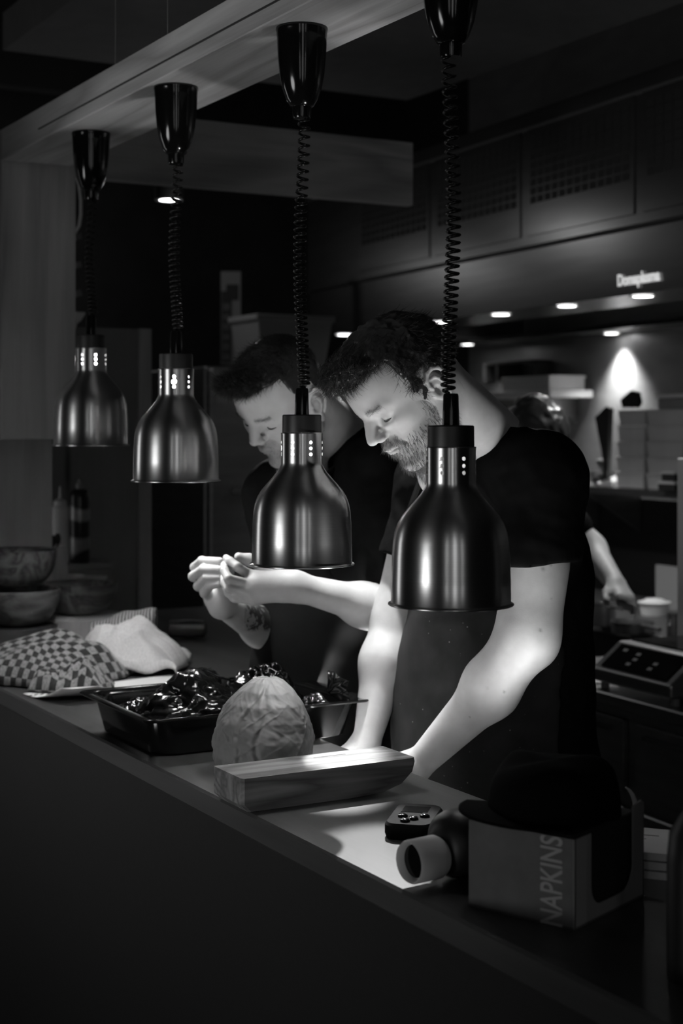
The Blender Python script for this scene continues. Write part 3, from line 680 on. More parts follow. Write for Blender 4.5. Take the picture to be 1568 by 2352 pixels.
# ================================================================= CLOTHS AND PAPER, left end of the pass
def fabric(name, kind):
    m = mat(name, .4, .95, spec=.1, **{'Sheen Weight': .25}); b = m.node_tree.nodes['Principled BSDF']
    uv = coords(m, (1, 1, 1), space='UV'); n = nd(m, 'ShaderNodeTexNoise', Scale=260.0, Detail=3.0); lk(m, uv, n.inputs['Vector'])
    if kind == 'check':
        ck = nd(m, 'ShaderNodeTexChecker', Scale=62.0); lk(m, uv, ck.inputs['Vector']); ck.inputs['Color1'].default_value = g3(.26); ck.inputs['Color2'].default_value = g3(.03)
        br_ = nd(m, 'ShaderNodeMix', data_type='RGBA', blend_type='MULTIPLY'); br_.inputs[0].default_value = 1
        lk(m, ck.outputs[0], br_.inputs[6]); lk(m, ramp(m, n.outputs['Fac'], [(.3, .55), (.7, 1.2)]), br_.inputs[7]); lk(m, br_.outputs[2], b.inputs['Base Color'])
    elif kind == 'stripe':
        wv = nd(m, 'ShaderNodeTexWave', Scale=40.0, Distortion=2.0); lk(m, uv, wv.inputs['Vector'])
        lk(m, ramp(m, wv.outputs['Fac'], [(.35, .06), (.55, .42)]), b.inputs['Base Color'])
    else:
        lk(m, ramp(m, n.outputs['Fac'], [(.3, .56), (.7, .74)]), b.inputs['Base Color'])
    bump(m, n.outputs['Fac'], .6, .0015); return m
M['check'] = fabric('checked_towelling', 'check'); M['stripe'] = fabric('ribbed_towelling', 'stripe'); M['cloth'] = fabric('white_cotton_cloth', 'plain')
def drape(name, m, label, cat, centre, rz, sx_, sy_, hfun, n=150, curl=None, thick=.003):
    t = thing(name, label, cat, centre, rz)
    us = np.linspace(-1, 1, n); U_, V_ = np.meshgrid(us, us, indexing='ij')
    X, Y, Z = hfun(U_, V_); X = X*sx_; Y = Y*sy_
    P = np.stack([X, Y, Z], -1); rings = [[tuple(q) for q in row] for row in P]
    g = G().rings(rings, close=False, loop=False)
    me = bpy.data.meshes.new(name); me.from_pydata(g.v, [], g.f); me.update()
    uvl = me.uv_layers.new(name='UVMap'); li = np.zeros(len(me.loops), 'i'); me.loops.foreach_get('vertex_index', li)
    uv = np.stack([(U_.ravel()*sx_*.5+.5)*2, (V_.ravel()*sy_*.5+.5)*2], -1)[li]*1.0
    uvl.data.foreach_set('uv', uv.ravel().astype('f'))
    o = link('cloth_sheet', me, m, t, 'all'); s = o.modifiers.new('s', 'SOLIDIFY'); s.thickness = thick; s.offset = 1
    return t, o
def ridge(a, k=1.): return 1-np.abs(np.sin(a))**k
def folds(u, v, seed, n=7, w=.09):
    """long soft creases running across the cloth in different directions"""
    rs = np.random.RandomState(seed); z = 0*u
    for k in range(n):
        a = rs.uniform(0, math.pi); o = rs.uniform(-.7, .7); c_ = rs.uniform(-.9, .9); ww = w*rs.uniform(.6, 1.6)
        p = u*math.cos(a)+v*math.sin(a); q = -u*math.sin(a)+v*math.cos(a); d_ = p-o-c_*.35*np.sin(2*q+k)
        z = z+rs.uniform(.4, 1.0)*np.exp(-(d_/ww)**2)*np.exp(-((q-rs.uniform(-.4, .4))/.75)**2)-.35*np.exp(-((d_-1.9*ww)/ww)**2)
    return z
# checked towel: long heap with broad folds
def h_check(u, v):
    m_ = np.clip(1-np.abs(u)**2.6, 0, 1)**.6*np.clip(1-np.abs(v)**2.6, 0, 1)**.55
    z = .070*m_*(1+.18*np.sin(2.2*u+1.2)+.12*np.sin(2.5*v+2*u))+.014*folds(u, v, 4, 8, .13)*m_
    return u+.10*np.sin(3*v)+.03*np.sin(7*v), v+.08*np.sin(3*u+1)+.02*np.sin(9*u), np.maximum(z+.004, .0035)
drape('checked_towel', 'check', 'checked tea towel heaped at the left end of the pass', 'towel', W(-.745, 3.67, CT_Z-EYE), TH-.35, .200, .150, h_check)
def h_roll(u, v):
    a = v*math.pi*.98; R_ = .036*(1-.25*u**4)*(1+.10*np.sin(6*u+2)+.06*np.sin(3*a+4*u))
    return u+.03*np.sin(a), np.sin(a)*R_/.1*1.25, .055+R_*np.cos(a)*.9+.018*(u+1)
drape('rolled_towel', 'stripe', 'ribbed checked towel rolled up behind the white cloth', 'towel', PX(285, 1462, 3.90)[:2]+(CT_Z+.020,), TH+.10, .080, .1, h_roll, 90)
def h_white(u, v):
    rr = np.sqrt(u**2+v**2); m_ = np.clip(1-np.abs(u)**2.8, 0, 1)**.6*np.clip(1-np.abs(v)**2.6, 0, 1)**.6
    z = .104*m_*(.86-.20*u+.10*np.sin(2.3*v+.6))+.015*folds(u, v, 11, 9, .12)*m_**.5+.004*folds(u, v, 21, 8, .04)
    e = 1+.05*np.sin(5*v+1); e2 = 1+.06*np.sin(6*u)+.03*np.sin(11*u+1)
    lip = .010*np.exp(-((np.abs(v)-.96)/.06)**2)*(1+np.sin(8*u+1))
    return u*e, v*e2, np.maximum(z+lip+.006, .006)
drape('white_cloth', 'cloth', 'crumpled white cotton cloth lying on the checked towel, in bright light', 'cloth', PX(303, 1545, 3.80)[:2]+(CT_Z+.0015,), TH-.1, .130, .115, h_white, 170)
def h_check2(u, v):
    m_ = np.clip(1-(u**2)**1.3, 0, 1)**.6*np.clip(1-(v**2)**1.4, 0, 1)**.6
    z = .042*m_*(1+.35*np.sin(4*u+2*v))+.012*m_*ridge(7*u-4*v, .7)
    return u+.05*np.sin(5*v), v+.06*np.sin(4*u), np.maximum(z+.0055, .0055)
drape('folded_towel', 'check', 'small folded corner of checked towel under the white cloth', 'towel', PX(165, 1592, 3.50)[:2]+(CT_Z,), TH-.2, .085, .065, h_check2, 80)
# white sheets of paper with a curled corner
def paper(label, corners, curl, lines, name='paper_sheet', z=.0012):
    A, B_, D_, E_ = [np.array(onz(x, y, CT_Z)) for x, y in corners]; o0 = A.copy()
    t = thing(name, label, 'paper', (A[0], A[1], CT_Z+z)); n = 40; rings = []
    for i in range(n+1):
        row = []
        for j in range(n+1):
            u, v = i/n, j/n; p = (1-u)*(1-v)*A+u*(1-v)*B_+u*v*D_+(1-u)*v*E_-o0; zz = .0
            q = max(0, (u-.60)+( .40-v)*1.0) if curl else 0
            if q > 0: zz = .050*min(q, .6)**1.6*1.5; p = p+np.array([-.25, .16, 0])*q**2*.35
            row.append((p[0], p[1], zz+.0006*math.sin(7*u+4*v)))
        rings.append(row)
    o = G().rings(rings, close=False, loop=False).obj('sheet', 'paper', t, 'all'); s = o.modifiers.new('s', 'SOLIDIFY'); s.thickness = .0006
    return t
ps = paper('white printed paper sheet under the towels with its near corner curling up', ((52, 1594), (150, 1632), (455, 1574), (425, 1546)), True, 1)
for i, (px, py) in enumerate(((70, 1601), (83, 1598), (97, 1597), (110, 1598))):
    p = onz(px, py, CT_Z); a = G().box(-.0012, .0012, -.011, .011, 0, .0004).obj('printed_stroke', 'ink', ps, loc=(p[0]-ps.location[0], p[1]-ps.location[1], .0018), rot=(0, 0, .9))
for i, (px, py) in enumerate(((143, 1608), (152, 1617))):
    p = onz(px, py, CT_Z); text('S', 'printed_letter', 'ink', ps, (p[0]-ps.location[0], p[1]-ps.location[1], .0045), (0, 0, .6), .030, .0002)

# ================================================================= BOWLS, BOTTLES, left background
def bowl(label, px, py_rim, d, R, h, seed=0):
    x, y, z = PX(px, py_rim, d); t = thing('wooden_bowl', label, 'bowl', (x, y, z-h), seed*1.7, 'stacked wooden bowls')
    p = [(0, 0), (R*.38, 0), (R*.42, .004)]+[(R*(.42+.58*math.sin(a)), h*(1-math.cos(a))*.985+.004*(1-a/1.57)) for a in [k*math.pi/2/9 for k in range(1, 10)]]+[(R*.99, h), (R*.95, h-.001)]
    p += [(R*(.38+.55*math.sin(a)), .012+(h-.014)*(1-math.cos(a))) for a in [math.pi/2*(1-k/8) for k in range(0, 9)]]+[(0, .012)]
    G().lathe(p, 64).obj('bowl_shell', 'bowl', t, True); return t, z-h, (x, y)
b, zb1, pb1 = bowl('wooden bowl at the far left, lower of the two stacked', 45, 1352, 4.07, .107, .098, 1)
bowl('dark wooden bowl at the far left, upper of the two stacked', 38, 1262, 4.06, .107, .098, 2)
b, zb2, pb2 = bowl('wooden bowl standing alone right of the stack, lit on its right side', 184, 1338, 4.25, .104, .088, 3)
blk = thing('serving_board', 'pale round board under the wooden bowls', 'board', (pb2[0], pb2[1], CT_Z))
G().lathe([(0, 0), (.12, 0), (.125, .004), (.125, zb2-CT_Z-.004), (.12, zb2-CT_Z-.0005), (0, zb2-CT_Z-.0005)], 56).obj('board_slab', 'post', blk, True)
blk = thing('serving_board', 'dark round board under the stacked bowls at the left edge', 'board', (pb1[0], pb1[1], CT_Z))
G().lathe([(0, 0), (.10, 0), (.10, zb1-CT_Z-.0005), (0, zb1-CT_Z-.0005)], 56).obj('board_slab', 'pass', blk, True)
jr = thing('cutlery_jar', 'tall round jar of spoons behind the stacked bowls', 'jar', PX(102, 1300, 4.46)[:2]+(CT_Z,))
G().lathe([(0, 0), (.05, 0), (.066, .05), (.070, .16), (.064, .255), (.060, .255), (.064, .16), (.06, .05), (0, .01)], 48).obj('jar_body', 'panel', jr, True)
for i, (dx, ln, tl) in enumerate(((-.035, .285, -.2), (-.018, .30, -.25), (-.010, .295, -.3), (.014, .29, -.2), (.036, .285, .1), (.02, .28, .2))):
    sp_ = G().tube([(dx*.6*CT-.01, dx*.6*ST, .02), (dx*CT, dx*ST, .24), (dx*CT+tl*.03*CT, dx*ST+tl*.03*ST, ln-.02)], .003, 6).obj('spoon_handle', 'ink', jr, True)
    G().lathe([(0, -.018), (.006, -.014), (.010, 0), (.007, .013), (0, .017)], 12).obj('spoon_head', 'steel' if i in (0, 2) else 'ink', sp_, True, (dx*CT+tl*.03*CT, dx*ST+tl*.03*ST, ln-.008), (tl, tl, 0))
cr = thing('plastic_crate', 'pale plastic crate behind the bowls carrying the bottles', 'crate', PX(155, 1300, 4.75)[:2]+(CT_Z,), 0)
CZ = EYE-.415-CT_Z
G().rings([[(x*s, y*s, z) for x, y in ((-.09, -.11), (.09, -.11), (.09, .11), (-.09, .11))] for s, z in ((.93, 0), (1, CZ-.02), (1.04, CZ-.018), (1.04, CZ))]).obj('crate_body', 'greyp', cr, bevel=.004)
sq = thing('squeeze_bottle', 'white plastic squeeze bottle with pointed nozzle', 'bottle', PX(138, 1290, 4.72)[:2]+(CT_Z+CZ+.001,))
G().lathe([(0, 0), (.024, 0), (.0265, .004), (.0265, .165), (.024, .172), (.019, .176), (0, .176)], 36).obj('bottle_body', 'white', sq, True)
G().lathe([(.020, .174), (.0205, .188), (.014, .194), (.006, .197), (.0045, .21), (.0025, .235), (0, .236)], 30).obj('nozzle_cap', 'white', sq, True)
M['can'] = None
def canmat():
    m = mat('patterned_dark_can', .05, .3, metal=.3); c = coords(m, (1, 1, 1))
    n = nd(m, 'ShaderNodeTexWave', Scale=3.2, Distortion=6.0, Detail=2.0, wave_type='BANDS', bands_direction='Z'); lk(m, c, n.inputs['Vector'])
    lk(m, ramp(m, n.outputs['Fac'], [(.45, .02), (.5, .10), (.8, .28)]), m.node_tree.nodes['Principled BSDF'].inputs['Base Color']); return m
M['can'] = canmat()
ca = thing('spray_can', 'tall dark patterned spray can beside the squeeze bottle', 'can', PX(183, 1290, 4.70)[:2]+(CT_Z+CZ+.001,))
G().lathe([(0, 0), (.029, 0), (.031, .004), (.031, .20), (.029, .212), (.024, .222), (.015, .228), (0, .229)], 40).obj('can_body', 'can', ca, True)
G().lathe([(.012, .226), (.013, .240), (.010, .246), (.0055, .247), (.0055, .256), (0, .257)], 24).obj('nozzle', 'greyp', ca, True)
cu = thing('white_cup', 'small white cup peeping out behind the wooden bowls', 'cup', PX(165, 1330, 4.55)[:2]+(CT_Z,)); 
G().lathe([(0, 0), (.028, 0), (.033, .15), (.036, .162), (.032, .16), (.026, .01), (0, .01)], 30).obj('cup_shell', 'white', cu, True)
ti = thing('lidded_tin', 'low grey lidded tin behind the right wooden bowl', 'tin', PX(215, 1330, 4.56)[:2]+(CT_Z,), TH)
G().box(-.045, .035, -.05, .05, 0, .145, .004).obj('tin_body', 'greyp', ti); G().box(-.040, .034, -.045, .045, .146, .156, .002).obj('lid', 'cardb', ti); G().box(.036, .05, -.02, .02, .125, .140, .003).obj('tab', 'greyp', ti)
G().box(-.045, .045, -.05, .05, .0, .04).obj('tin_foot', 'dkgrey', ti)
# dark lump on the wide worktop
dk = thing('rolled_bag', 'dark rolled bag lying on the worktop behind the white cloth', 'bag', PX(430, 1470, 4.35)[:2]+(CT_Z,), TH)
G().rings([[(x, .028*math.cos(a)*s, .028+.028*math.sin(a)*s*(1+.1*math.sin(x*90))) for a in [2*math.pi*k/24 for k in range(24)]] for x, s in ((-.055, .3), (-.05, .8), (-.03, .95), (0, 1), (.03, .9), (.05, .95), (.056, .5))]).obj('roll', 'dkgrey', dk, True)
# shelf and pans behind the first lamp
ws = thing('pan_shelf', 'small white wall shelf behind the first heat lamp', 'shelf', (-4.72, 1.30, EYE+.250))
G().box(0, .22, 0, .34, -.028, 0, .002).obj('shelf_board', 'white', ws); G().box(.05, .20, .18, .25, -.075, -.028, .003).obj('bracket', 'white', ws)
sp0 = Vector((-4.60, 1.46, EYE+.2505))
t = thing('storage_tub', 'white flared tub on the small wall shelf, beneath the black pans', 'tub', sp0)
G().rings([[(x*s, y*s, z) for x, y in ((-.08, -.12), (.085, -.12), (.085, .15), (-.08, .15))] for s, z in ((.86, 0), (.98, .075), (1.04, .082), (1.12, .104), (1.13, .110))]).obj('tub', 'white', t, bevel=.003)
zz = sp0.z+.1105
for i in range(3):
    t = thing('black_pan', 'black oven pan with pale flared rim, %s of the stack of three' % ('bottom', 'middle', 'top')[i], 'pan', (sp0.x, sp0.y, zz+.088*i), 0, 'black pans on the wall shelf')
    G().rings([[(x*s, y*s, z) for x, y in ((-.08, -.12), (.085, -.12), (.085, .115), (-.08, .115))] for s, z in ((.98, 0), (1, .02), (1, .086))]).obj('pan_body', 'ink', t)
    G().prism([(.112, .035), (.162, .052), (.158, .070), (.150, .066), (.112, .072)], -.075, .08, 'x').obj('rim', 'greyp', t)
t = G().box(-.082, .088, -.125, .125, 0, .012, .003).obj('baking_sheet', 'white', loc=(sp0.x, sp0.y, zz+.264)); tag(t, 'thin pale baking sheet on top of the black pans', 'baking sheet')
# grey dispenser lower on the partition
t = thing('paper_dispenser', 'pale wall box low behind the first lamp shade', 'dispenser', (-4.718, 1.23, EYE-.125))
G().box(0, .06, 0, .13, 0, .05, .004).obj('cover', 'greyp', t); G().box(0, .05, .03, .075, -.052, -.006, .004).obj('outlet', 'cardb', t)
# ================================================================= PEOPLE: smooth implicit bodies turned into meshes
def Pc(px, py, d): return np.array([(px-784)/3500*d, d, EYE+(984-py)/3500*d])
class SDF:
    def __init__(s, lo, hi, h):
        s.lo = np.array(lo, float); s.h = h; s.n = np.ceil((np.array(hi)-s.lo)/h).astype(int)+1
        s.f = np.full(s.n, 1.0, 'f'); s.ax = [s.lo[i]+h*np.arange(s.n[i]) for i in range(3)]
    def win(s, lo, hi):
        a = np.clip(np.floor((np.array(lo)-s.lo)/s.h).astype(int), 0, s.n); b = np.clip(np.ceil((np.array(hi)-s.lo)/s.h).astype(int)+1, 0, s.n)
        if np.any(b <= a): return None, None
        sl = tuple(slice(a[i], b[i]) for i in range(3))
        X = s.ax[0][sl[0]][:, None, None].astype('f'); Y = s.ax[1][sl[1]][None, :, None].astype('f'); Z = s.ax[2][sl[2]][None, None, :].astype('f')
        return sl, (X, Y, Z)
    def mix(s, sl, d, k, mode):
        f = s.f[sl]
        if mode == 'u': h = np.maximum(k-np.abs(f-d), 0)/k; s.f[sl] = np.minimum(f, d)-h*h*k*.25
        elif mode == 's': d = -d; h = np.maximum(k-np.abs(f-d), 0)/k; s.f[sl] = np.maximum(f, d)+h*h*k*.25
    def cap(s, a, b, ra, rb=None, k=.02, mode='u'):
        a = np.array(a, float); b = np.array(b, float); rb = ra if rb is None else rb; pad = max(ra, rb)+max(k, .008)+.012
        sl, g = s.win(np.minimum(a, b)-pad, np.maximum(a, b)+pad)
        if sl is None: return s
        v = b-a; L = max(float(v@v), 1e-12); dx, dy, dz = g[0]-a[0], g[1]-a[1], g[2]-a[2]
        t = np.clip((dx*v[0]+dy*v[1]+dz*v[2])/L, 0, 1)
        d = np.sqrt((dx-t*v[0])**2+(dy-t*v[1])**2+(dz-t*v[2])**2)-(ra+(rb-ra)*t)
        s.mix(sl, d, k, mode); return s
    def chain(s, pts, rs, k=.02, mode='u'):
        for i in range(len(pts)-1): s.cap(pts[i], pts[i+1], rs[i], rs[i+1], k, mode)
        return s
    def ell(s, c, r, Mx=None, k=.02, mode='u'):
        c = np.array(c, float); r = np.array(r, float); pad = max(r)+max(k, .008)+.012
        sl, g = s.win(c-pad, c+pad)
        if sl is None: return s
        dx, dy, dz = g[0]-c[0], g[1]-c[1], g[2]-c[2]
        if Mx is not None: dx, dy, dz = [dx*Mx[0, i]+dy*Mx[1, i]+dz*Mx[2, i] for i in range(3)]
        k0 = np.sqrt((dx/r[0])**2+(dy/r[1])**2+(dz/r[2])**2)+1e-9; k1 = np.sqrt((dx/r[0]**2)**2+(dy/r[1]**2)**2+(dz/r[2]**2)**2)+1e-9
        s.mix(sl, k0*(k0-1)/k1, k, mode); return s
    def pos(s):
        X, Y, Z = np.meshgrid(*s.ax, indexing='ij'); return np.stack([X, Y, Z], -1).astype('f')
    def field(s, fn): s.f = fn(s.f, *[a.astype('f') for a in (s.ax[0][:, None, None], s.ax[1][None, :, None], s.ax[2][None, None, :])]).astype('f'); return s
    def mesh(s):
        f = s.f; ins = f < 0; n = s.n
        c = np.zeros(tuple(n-1), 'i2')
        for i in (0, 1):
            for j in (0, 1):
                for k in (0, 1): c += ins[i:n[0]-1+i, j:n[1]-1+j, k:n[2]-1+k]
        act = (c > 0) & (c < 8); idx = np.argwhere(act); ids = np.full(act.shape, -1, 'i4'); ids[act] = np.arange(len(idx))
        P = np.zeros((len(idx), 3)); cnt = np.zeros(len(idx)); I, J, K = idx.T
        for ax in range(3):
            o = [0, 0, 0]; o[ax] = 1; u, v = [a for a in range(3) if a != ax]
            for du in (0, 1):
                for dv in (0, 1):
                    b = [0, 0, 0]; b[u] = du; b[v] = dv
                    fa = f[I+b[0], J+b[1], K+b[2]]; fb = f[I+b[0]+o[0], J+b[1]+o[1], K+b[2]+o[2]]
                    m = (fa < 0) != (fb < 0); t = np.where(m, fa/np.where(m, fa-fb, 1), 0)
                    q = np.zeros((len(idx), 3)); q[:, u] = du; q[:, v] = dv; q[:, ax] = t
                    P += q*m[:, None]; cnt += m
        P = (P/cnt[:, None]+idx)*s.h+s.lo; F = []
        for ax in range(3):
            u, v = [(1, 2), (2, 0), (0, 1)][ax]; sl0 = [slice(None)]*3; sl1 = [slice(None)]*3; sl0[ax] = slice(0, n[ax]-1); sl1[ax] = slice(1, n[ax])
            a = ins[tuple(sl0)]; b = ins[tuple(sl1)]; e = np.argwhere(a != b)
            e = e[(e[:, u] > 0) & (e[:, v] > 0) & (e[:, u] < n[u]-1) & (e[:, v] < n[v]-1)]
            def cid(du, dv): q = e.copy(); q[:, u] -= du; q[:, v] -= dv; return ids[q[:, 0], q[:, 1], q[:, 2]]
            quad = np.stack([cid(1, 1), cid(0, 1), cid(0, 0), cid(1, 0)], 1); fl = b[e[:, 0], e[:, 1], e[:, 2]]
            quad[fl] = quad[fl][:, ::-1]; F.append(quad)
        return P, np.concatenate(F)
def rotm(yaw, pitch, roll):
    B = np.array([[-1, 0, 0], [0, -1, 0], [0, 0, 1.]]).T
    def ax(i, a):
        c, s_ = math.cos(a), math.sin(a); Mx = np.eye(3); j, k = (i+1) % 3, (i+2) % 3
        Mx[j, j] = c; Mx[j, k] = -s_; Mx[k, j] = s_; Mx[k, k] = c; return Mx
    return ax(2, yaw)@B@ax(1, pitch)@ax(0, roll)
def np_obj(name, parts, m, parent, off, tone=None):
    """parts: list of (points, faces, tone per point or None) -> one mesh object"""
    V = []; F = []; T = []; o = 0
    for P, f, t in parts:
        V.append(P); F.append(f+o); T.append(np.ones(len(P)) if t is None else t); o += len(P)
    V = np.concatenate(V)-np.array(off); F = np.concatenate(F); T = np.concatenate(T)
    me = bpy.data.meshes.new(name); me.vertices.add(len(V)); me.vertices.foreach_set('co', V.astype('f').ravel())
    k = F.shape[1]; me.loops.add(F.size); me.loops.foreach_set('vertex_index', F.astype('i').ravel())
    me.polygons.add(len(F)); me.polygons.foreach_set('loop_start', np.arange(0, F.size, k, dtype='i')); me.update(calc_edges=True)
    me.polygons.foreach_set('use_smooth', [True]*len(F)); me.validate()
    if tone is not False:
        at = me.color_attributes.new('tone', 'FLOAT_COLOR', 'POINT'); at.data.foreach_set('color', np.stack([T, T, T, np.ones_like(T)], -1).astype('f').ravel())
    me.materials.append(M[m]); ob = bpy.data.objects.new(name, me); C.objects.link(ob); ob.parent = parent; return ob
def skinmat(name, v, rough=.5):
    m = mat(name, v, rough, spec=.35); b = m.node_tree.nodes['Principled BSDF']
    a = nd(m, 'ShaderNodeVertexColor', layer_name='tone'); c = coords(m); n = nd(m, 'ShaderNodeTexNoise', Scale=28.0, Detail=5.0); lk(m, c, n.inputs['Vector'])
    x = nd(m, 'ShaderNodeMix', data_type='RGBA', blend_type='MULTIPLY'); x.inputs[0].default_value = 1
    lk(m, ramp(m, n.outputs['Fac'], [(.3, v*.88), (.7, v*1.06)]), x.inputs[6]); lk(m, a.outputs[0], x.inputs[7]); lk(m, x.outputs[2], b.inputs['Base Color'])
    n2 = nd(m, 'ShaderNodeTexNoise', Scale=420.0, Detail=2.0); lk(m, c, n2.inputs['Vector']); bump(m, n2.outputs['Fac'], .18, .0008)
    b.inputs['Subsurface Weight'].default_value = .0
    return m
M['skin'] = skinmat('fair_skin', .58)
M['beard'] = mat('beard_hair', .13, .5, spec=.4)
M['beardl'] = mat('light_beard_hair', .16, .5, spec=.4)
def cl(x, a, b): return np.clip((x-a)/(b-a), 0, 1)
def head_sdf(kw, neck_local, h=.0018):
    s = SDF((-.215, -.112, -.20), (.150, .112, .155), h)
    nose = kw.get('nose', 1.0)
    s.ell((-.004, 0, .045), (.098, .076, .089), k=.01)
    s.ell((.030, 0, .050), (.068, .064, .066), k=.03)
    s.ell((.038, 0, -.022), (.052, .058, .078), k=.03)
    for q in (1, -1):
        s.ell((.012, q*.052, .022), (.052, .020, .045), k=.02)
        s.chain([(.000, q*.056, -.018), (.010, q*.053, -.056), (.048, q*.036, -.086), (.078, q*.013, -.101)], [.020, .018, .016, .014], k=.022)
        s.ell((.062, q*.044, -.010), (.022, .019, .016), k=.022)
        s.ell((.058, q*.040, -.042), (.030, .020, .030), k=.02)
        s.cap((.090, q*.010, .034), (.076, q*.045, .031), .0085, .008, k=.016)
    s.ell((.086, 0, -.099), (.0165, .020, .015), k=.014)
    s.ell((.084, 0, -.052), (.022, .030, .030), k=.018)
    s.ell((.040, 0, -.090), (.040, .036, .016), k=.02)
    for q in (1, -1): s.ell((.102, q*.033, .008), (.021, .0175, .0135), k=.014, mode='s')
    for q in (1, -1):
        s.ell((.0755, q*.0325, .0100), (.0150, .0165, .0128), k=.004)
        s.cap((.085, q*.020, .0195), (.080, q*.046, .0180), .0045, .0045, k=.007)      # fold above the lid
        s.cap((.0895, q*.0225, -.006), (.080, q*.045, -.004), .0040, .004, k=.010)     # bag below the lid
    s.chain([(.094, 0, .026), (.105, 0, .008), (.115*nose+.004, 0, -.006), (.120*nose+.003, 0, -.014)], [.0085, .0078, .0080, .0084], k=.012)
    s.ell((.121*nose+.002, 0, -.0140), (.0100, .0105, .0085), k=.006)
    for q in (1, -1):
        s.ell((.106, q*.0135, -.0185), (.0125, .0075, .0082), k=.006)
        s.cap((.116, q*.0065, -.0265), (.107, q*.0085, -.0260), .0030, .0034, k=.003, mode='s')
        s.chain([(.103, q*.0175, -.0145), (.097, q*.026, -.030), (.088, q*.034, -.050)], [.0022, .002, .0015], k=.009, mode='s')   # fold beside the mouth
    # lips
    up = [(.0925, .0235, -.0515), (.1010, .012, -.0475), (.1065, .004, -.0455), (.1055, 0, -.0462), (.1065, -.004, -.0455), (.1010, -.012, -.0475), (.0925, -.0235, -.0515)]
    s.chain(up, [.0022, .0042, .0048, .0046, .0048, .0042, .0022], k=.005)
    lo = [(.0915, .0215, -.0535), (.1000, .011, -.0575), (.1035, 0, -.0590), (.1000, -.011, -.0575), (.0915, -.0215, -.0535)]
    s.chain(lo, [.002, .0050, .0058, .0050, .002], k=.005)
    s.chain([(.0945, .0250, -.0520), (.107, .010, -.0520), (.1115, 0, -.0515), (.107, -.010, -.0520), (.0945, -.0250, -.0520)], [.0012, .0013, .0014, .0013, .0012], k=.002, mode='s')
    s.cap((.107, .010, -.0675), (.107, -.010, -.0675), .0040, .0040, k=.012, mode='s')
    # ears
    for q in (1, -1):
        E_ = lambda a, b, o=0: np.array([.005-a*1.0, q*(.0765+o+.32*a), b*.98-.009])
        s.ell(E_(.012, .006, -.003), (.017, .0045, .027), k=.006)
        hx_ = [(.001, .004), (-.004, .014), (-.002, .026), (.006, .0350), (.017, .0375), (.027, .031), (.031, .018), (.029, .004), (.023, -.008), (.017, -.017)]
        s.chain([E_(a, b, .005) for a, b in hx_], [.0022, .003, .0033, .0034, .0034, .0034, .0033, .003, .003, .003], k=.0025)
        s.chain([E_(a, b, .0035) for a, b in ((.004, .024), (.014, .022), (.0195, .012), (.0185, .0), (.013, -.011))], [.002, .0026, .0030, .0030, .003], k=.0025)
        s.ell(E_(.006, .000, .004), (.0065, .0065, .0095), k=.004, mode='s')
        s.ell(E_(-.004, -.003, .001), (.0035, .0050, .0065), k=.004)
        s.ell(E_(.009, -.0175, .0035), (.0045, .0035, .004), k=.003)
        s.ell(E_(.009, -.0275, .0025), (.0080, .0042, .0095), k=.004)
    for p0, p1, r0, r1 in neck_local: s.cap(p0, p1, r0, r1, k=.03)
    return s
def head_tone(P, beard, kw):
    F_, L_, U_ = P.T; t = np.ones(len(P))
    # beard and moustache zone: jaw, chin, upper lip, sideburn
    n = wob(P, 90, 1)*.5+.5
    jaw = cl(-U_, .030+.10*cl(F_, .03, .10)*0, .055)*cl(F_, -.025, .0)
    side = cl(F_, -.002, .008)*cl(-F_, -.045, -.028)*cl(-U_, -.040, -.01)*cl(np.abs(L_), .045, .055)
    mou = cl(F_, .080, .090)*cl(-U_, .026, .034)*cl(-np.abs(L_), -.034, -.024)
    lip = np.exp(-((U_+.052)/.007)**2)*cl(-np.abs(L_), -.024, -.018)*cl(F_, .09, .096)
    z = np.maximum(np.maximum(jaw, side*.9), mou)*(1-.9*lip)*cl(F_, -.03, -.01)*cl(-np.abs(L_-0)*0+1, 0, 1)
    z *= (np.abs(L_) < .072)
    t *= 1-beard*z*(.65+.35*n)
    t *= 1-.25*lip
    brow = np.exp(-((U_-(.033-.10*(np.abs(L_)-.028)**2*40*.1))/.0045)**2)*cl(np.abs(L_), .010, .016)*cl(-np.abs(L_), -.052, -.044)*cl(F_, .055, .065)
    t *= 1-kw.get('brow', .5)*.6*brow
    return np.clip(t, .05, 1.2), z
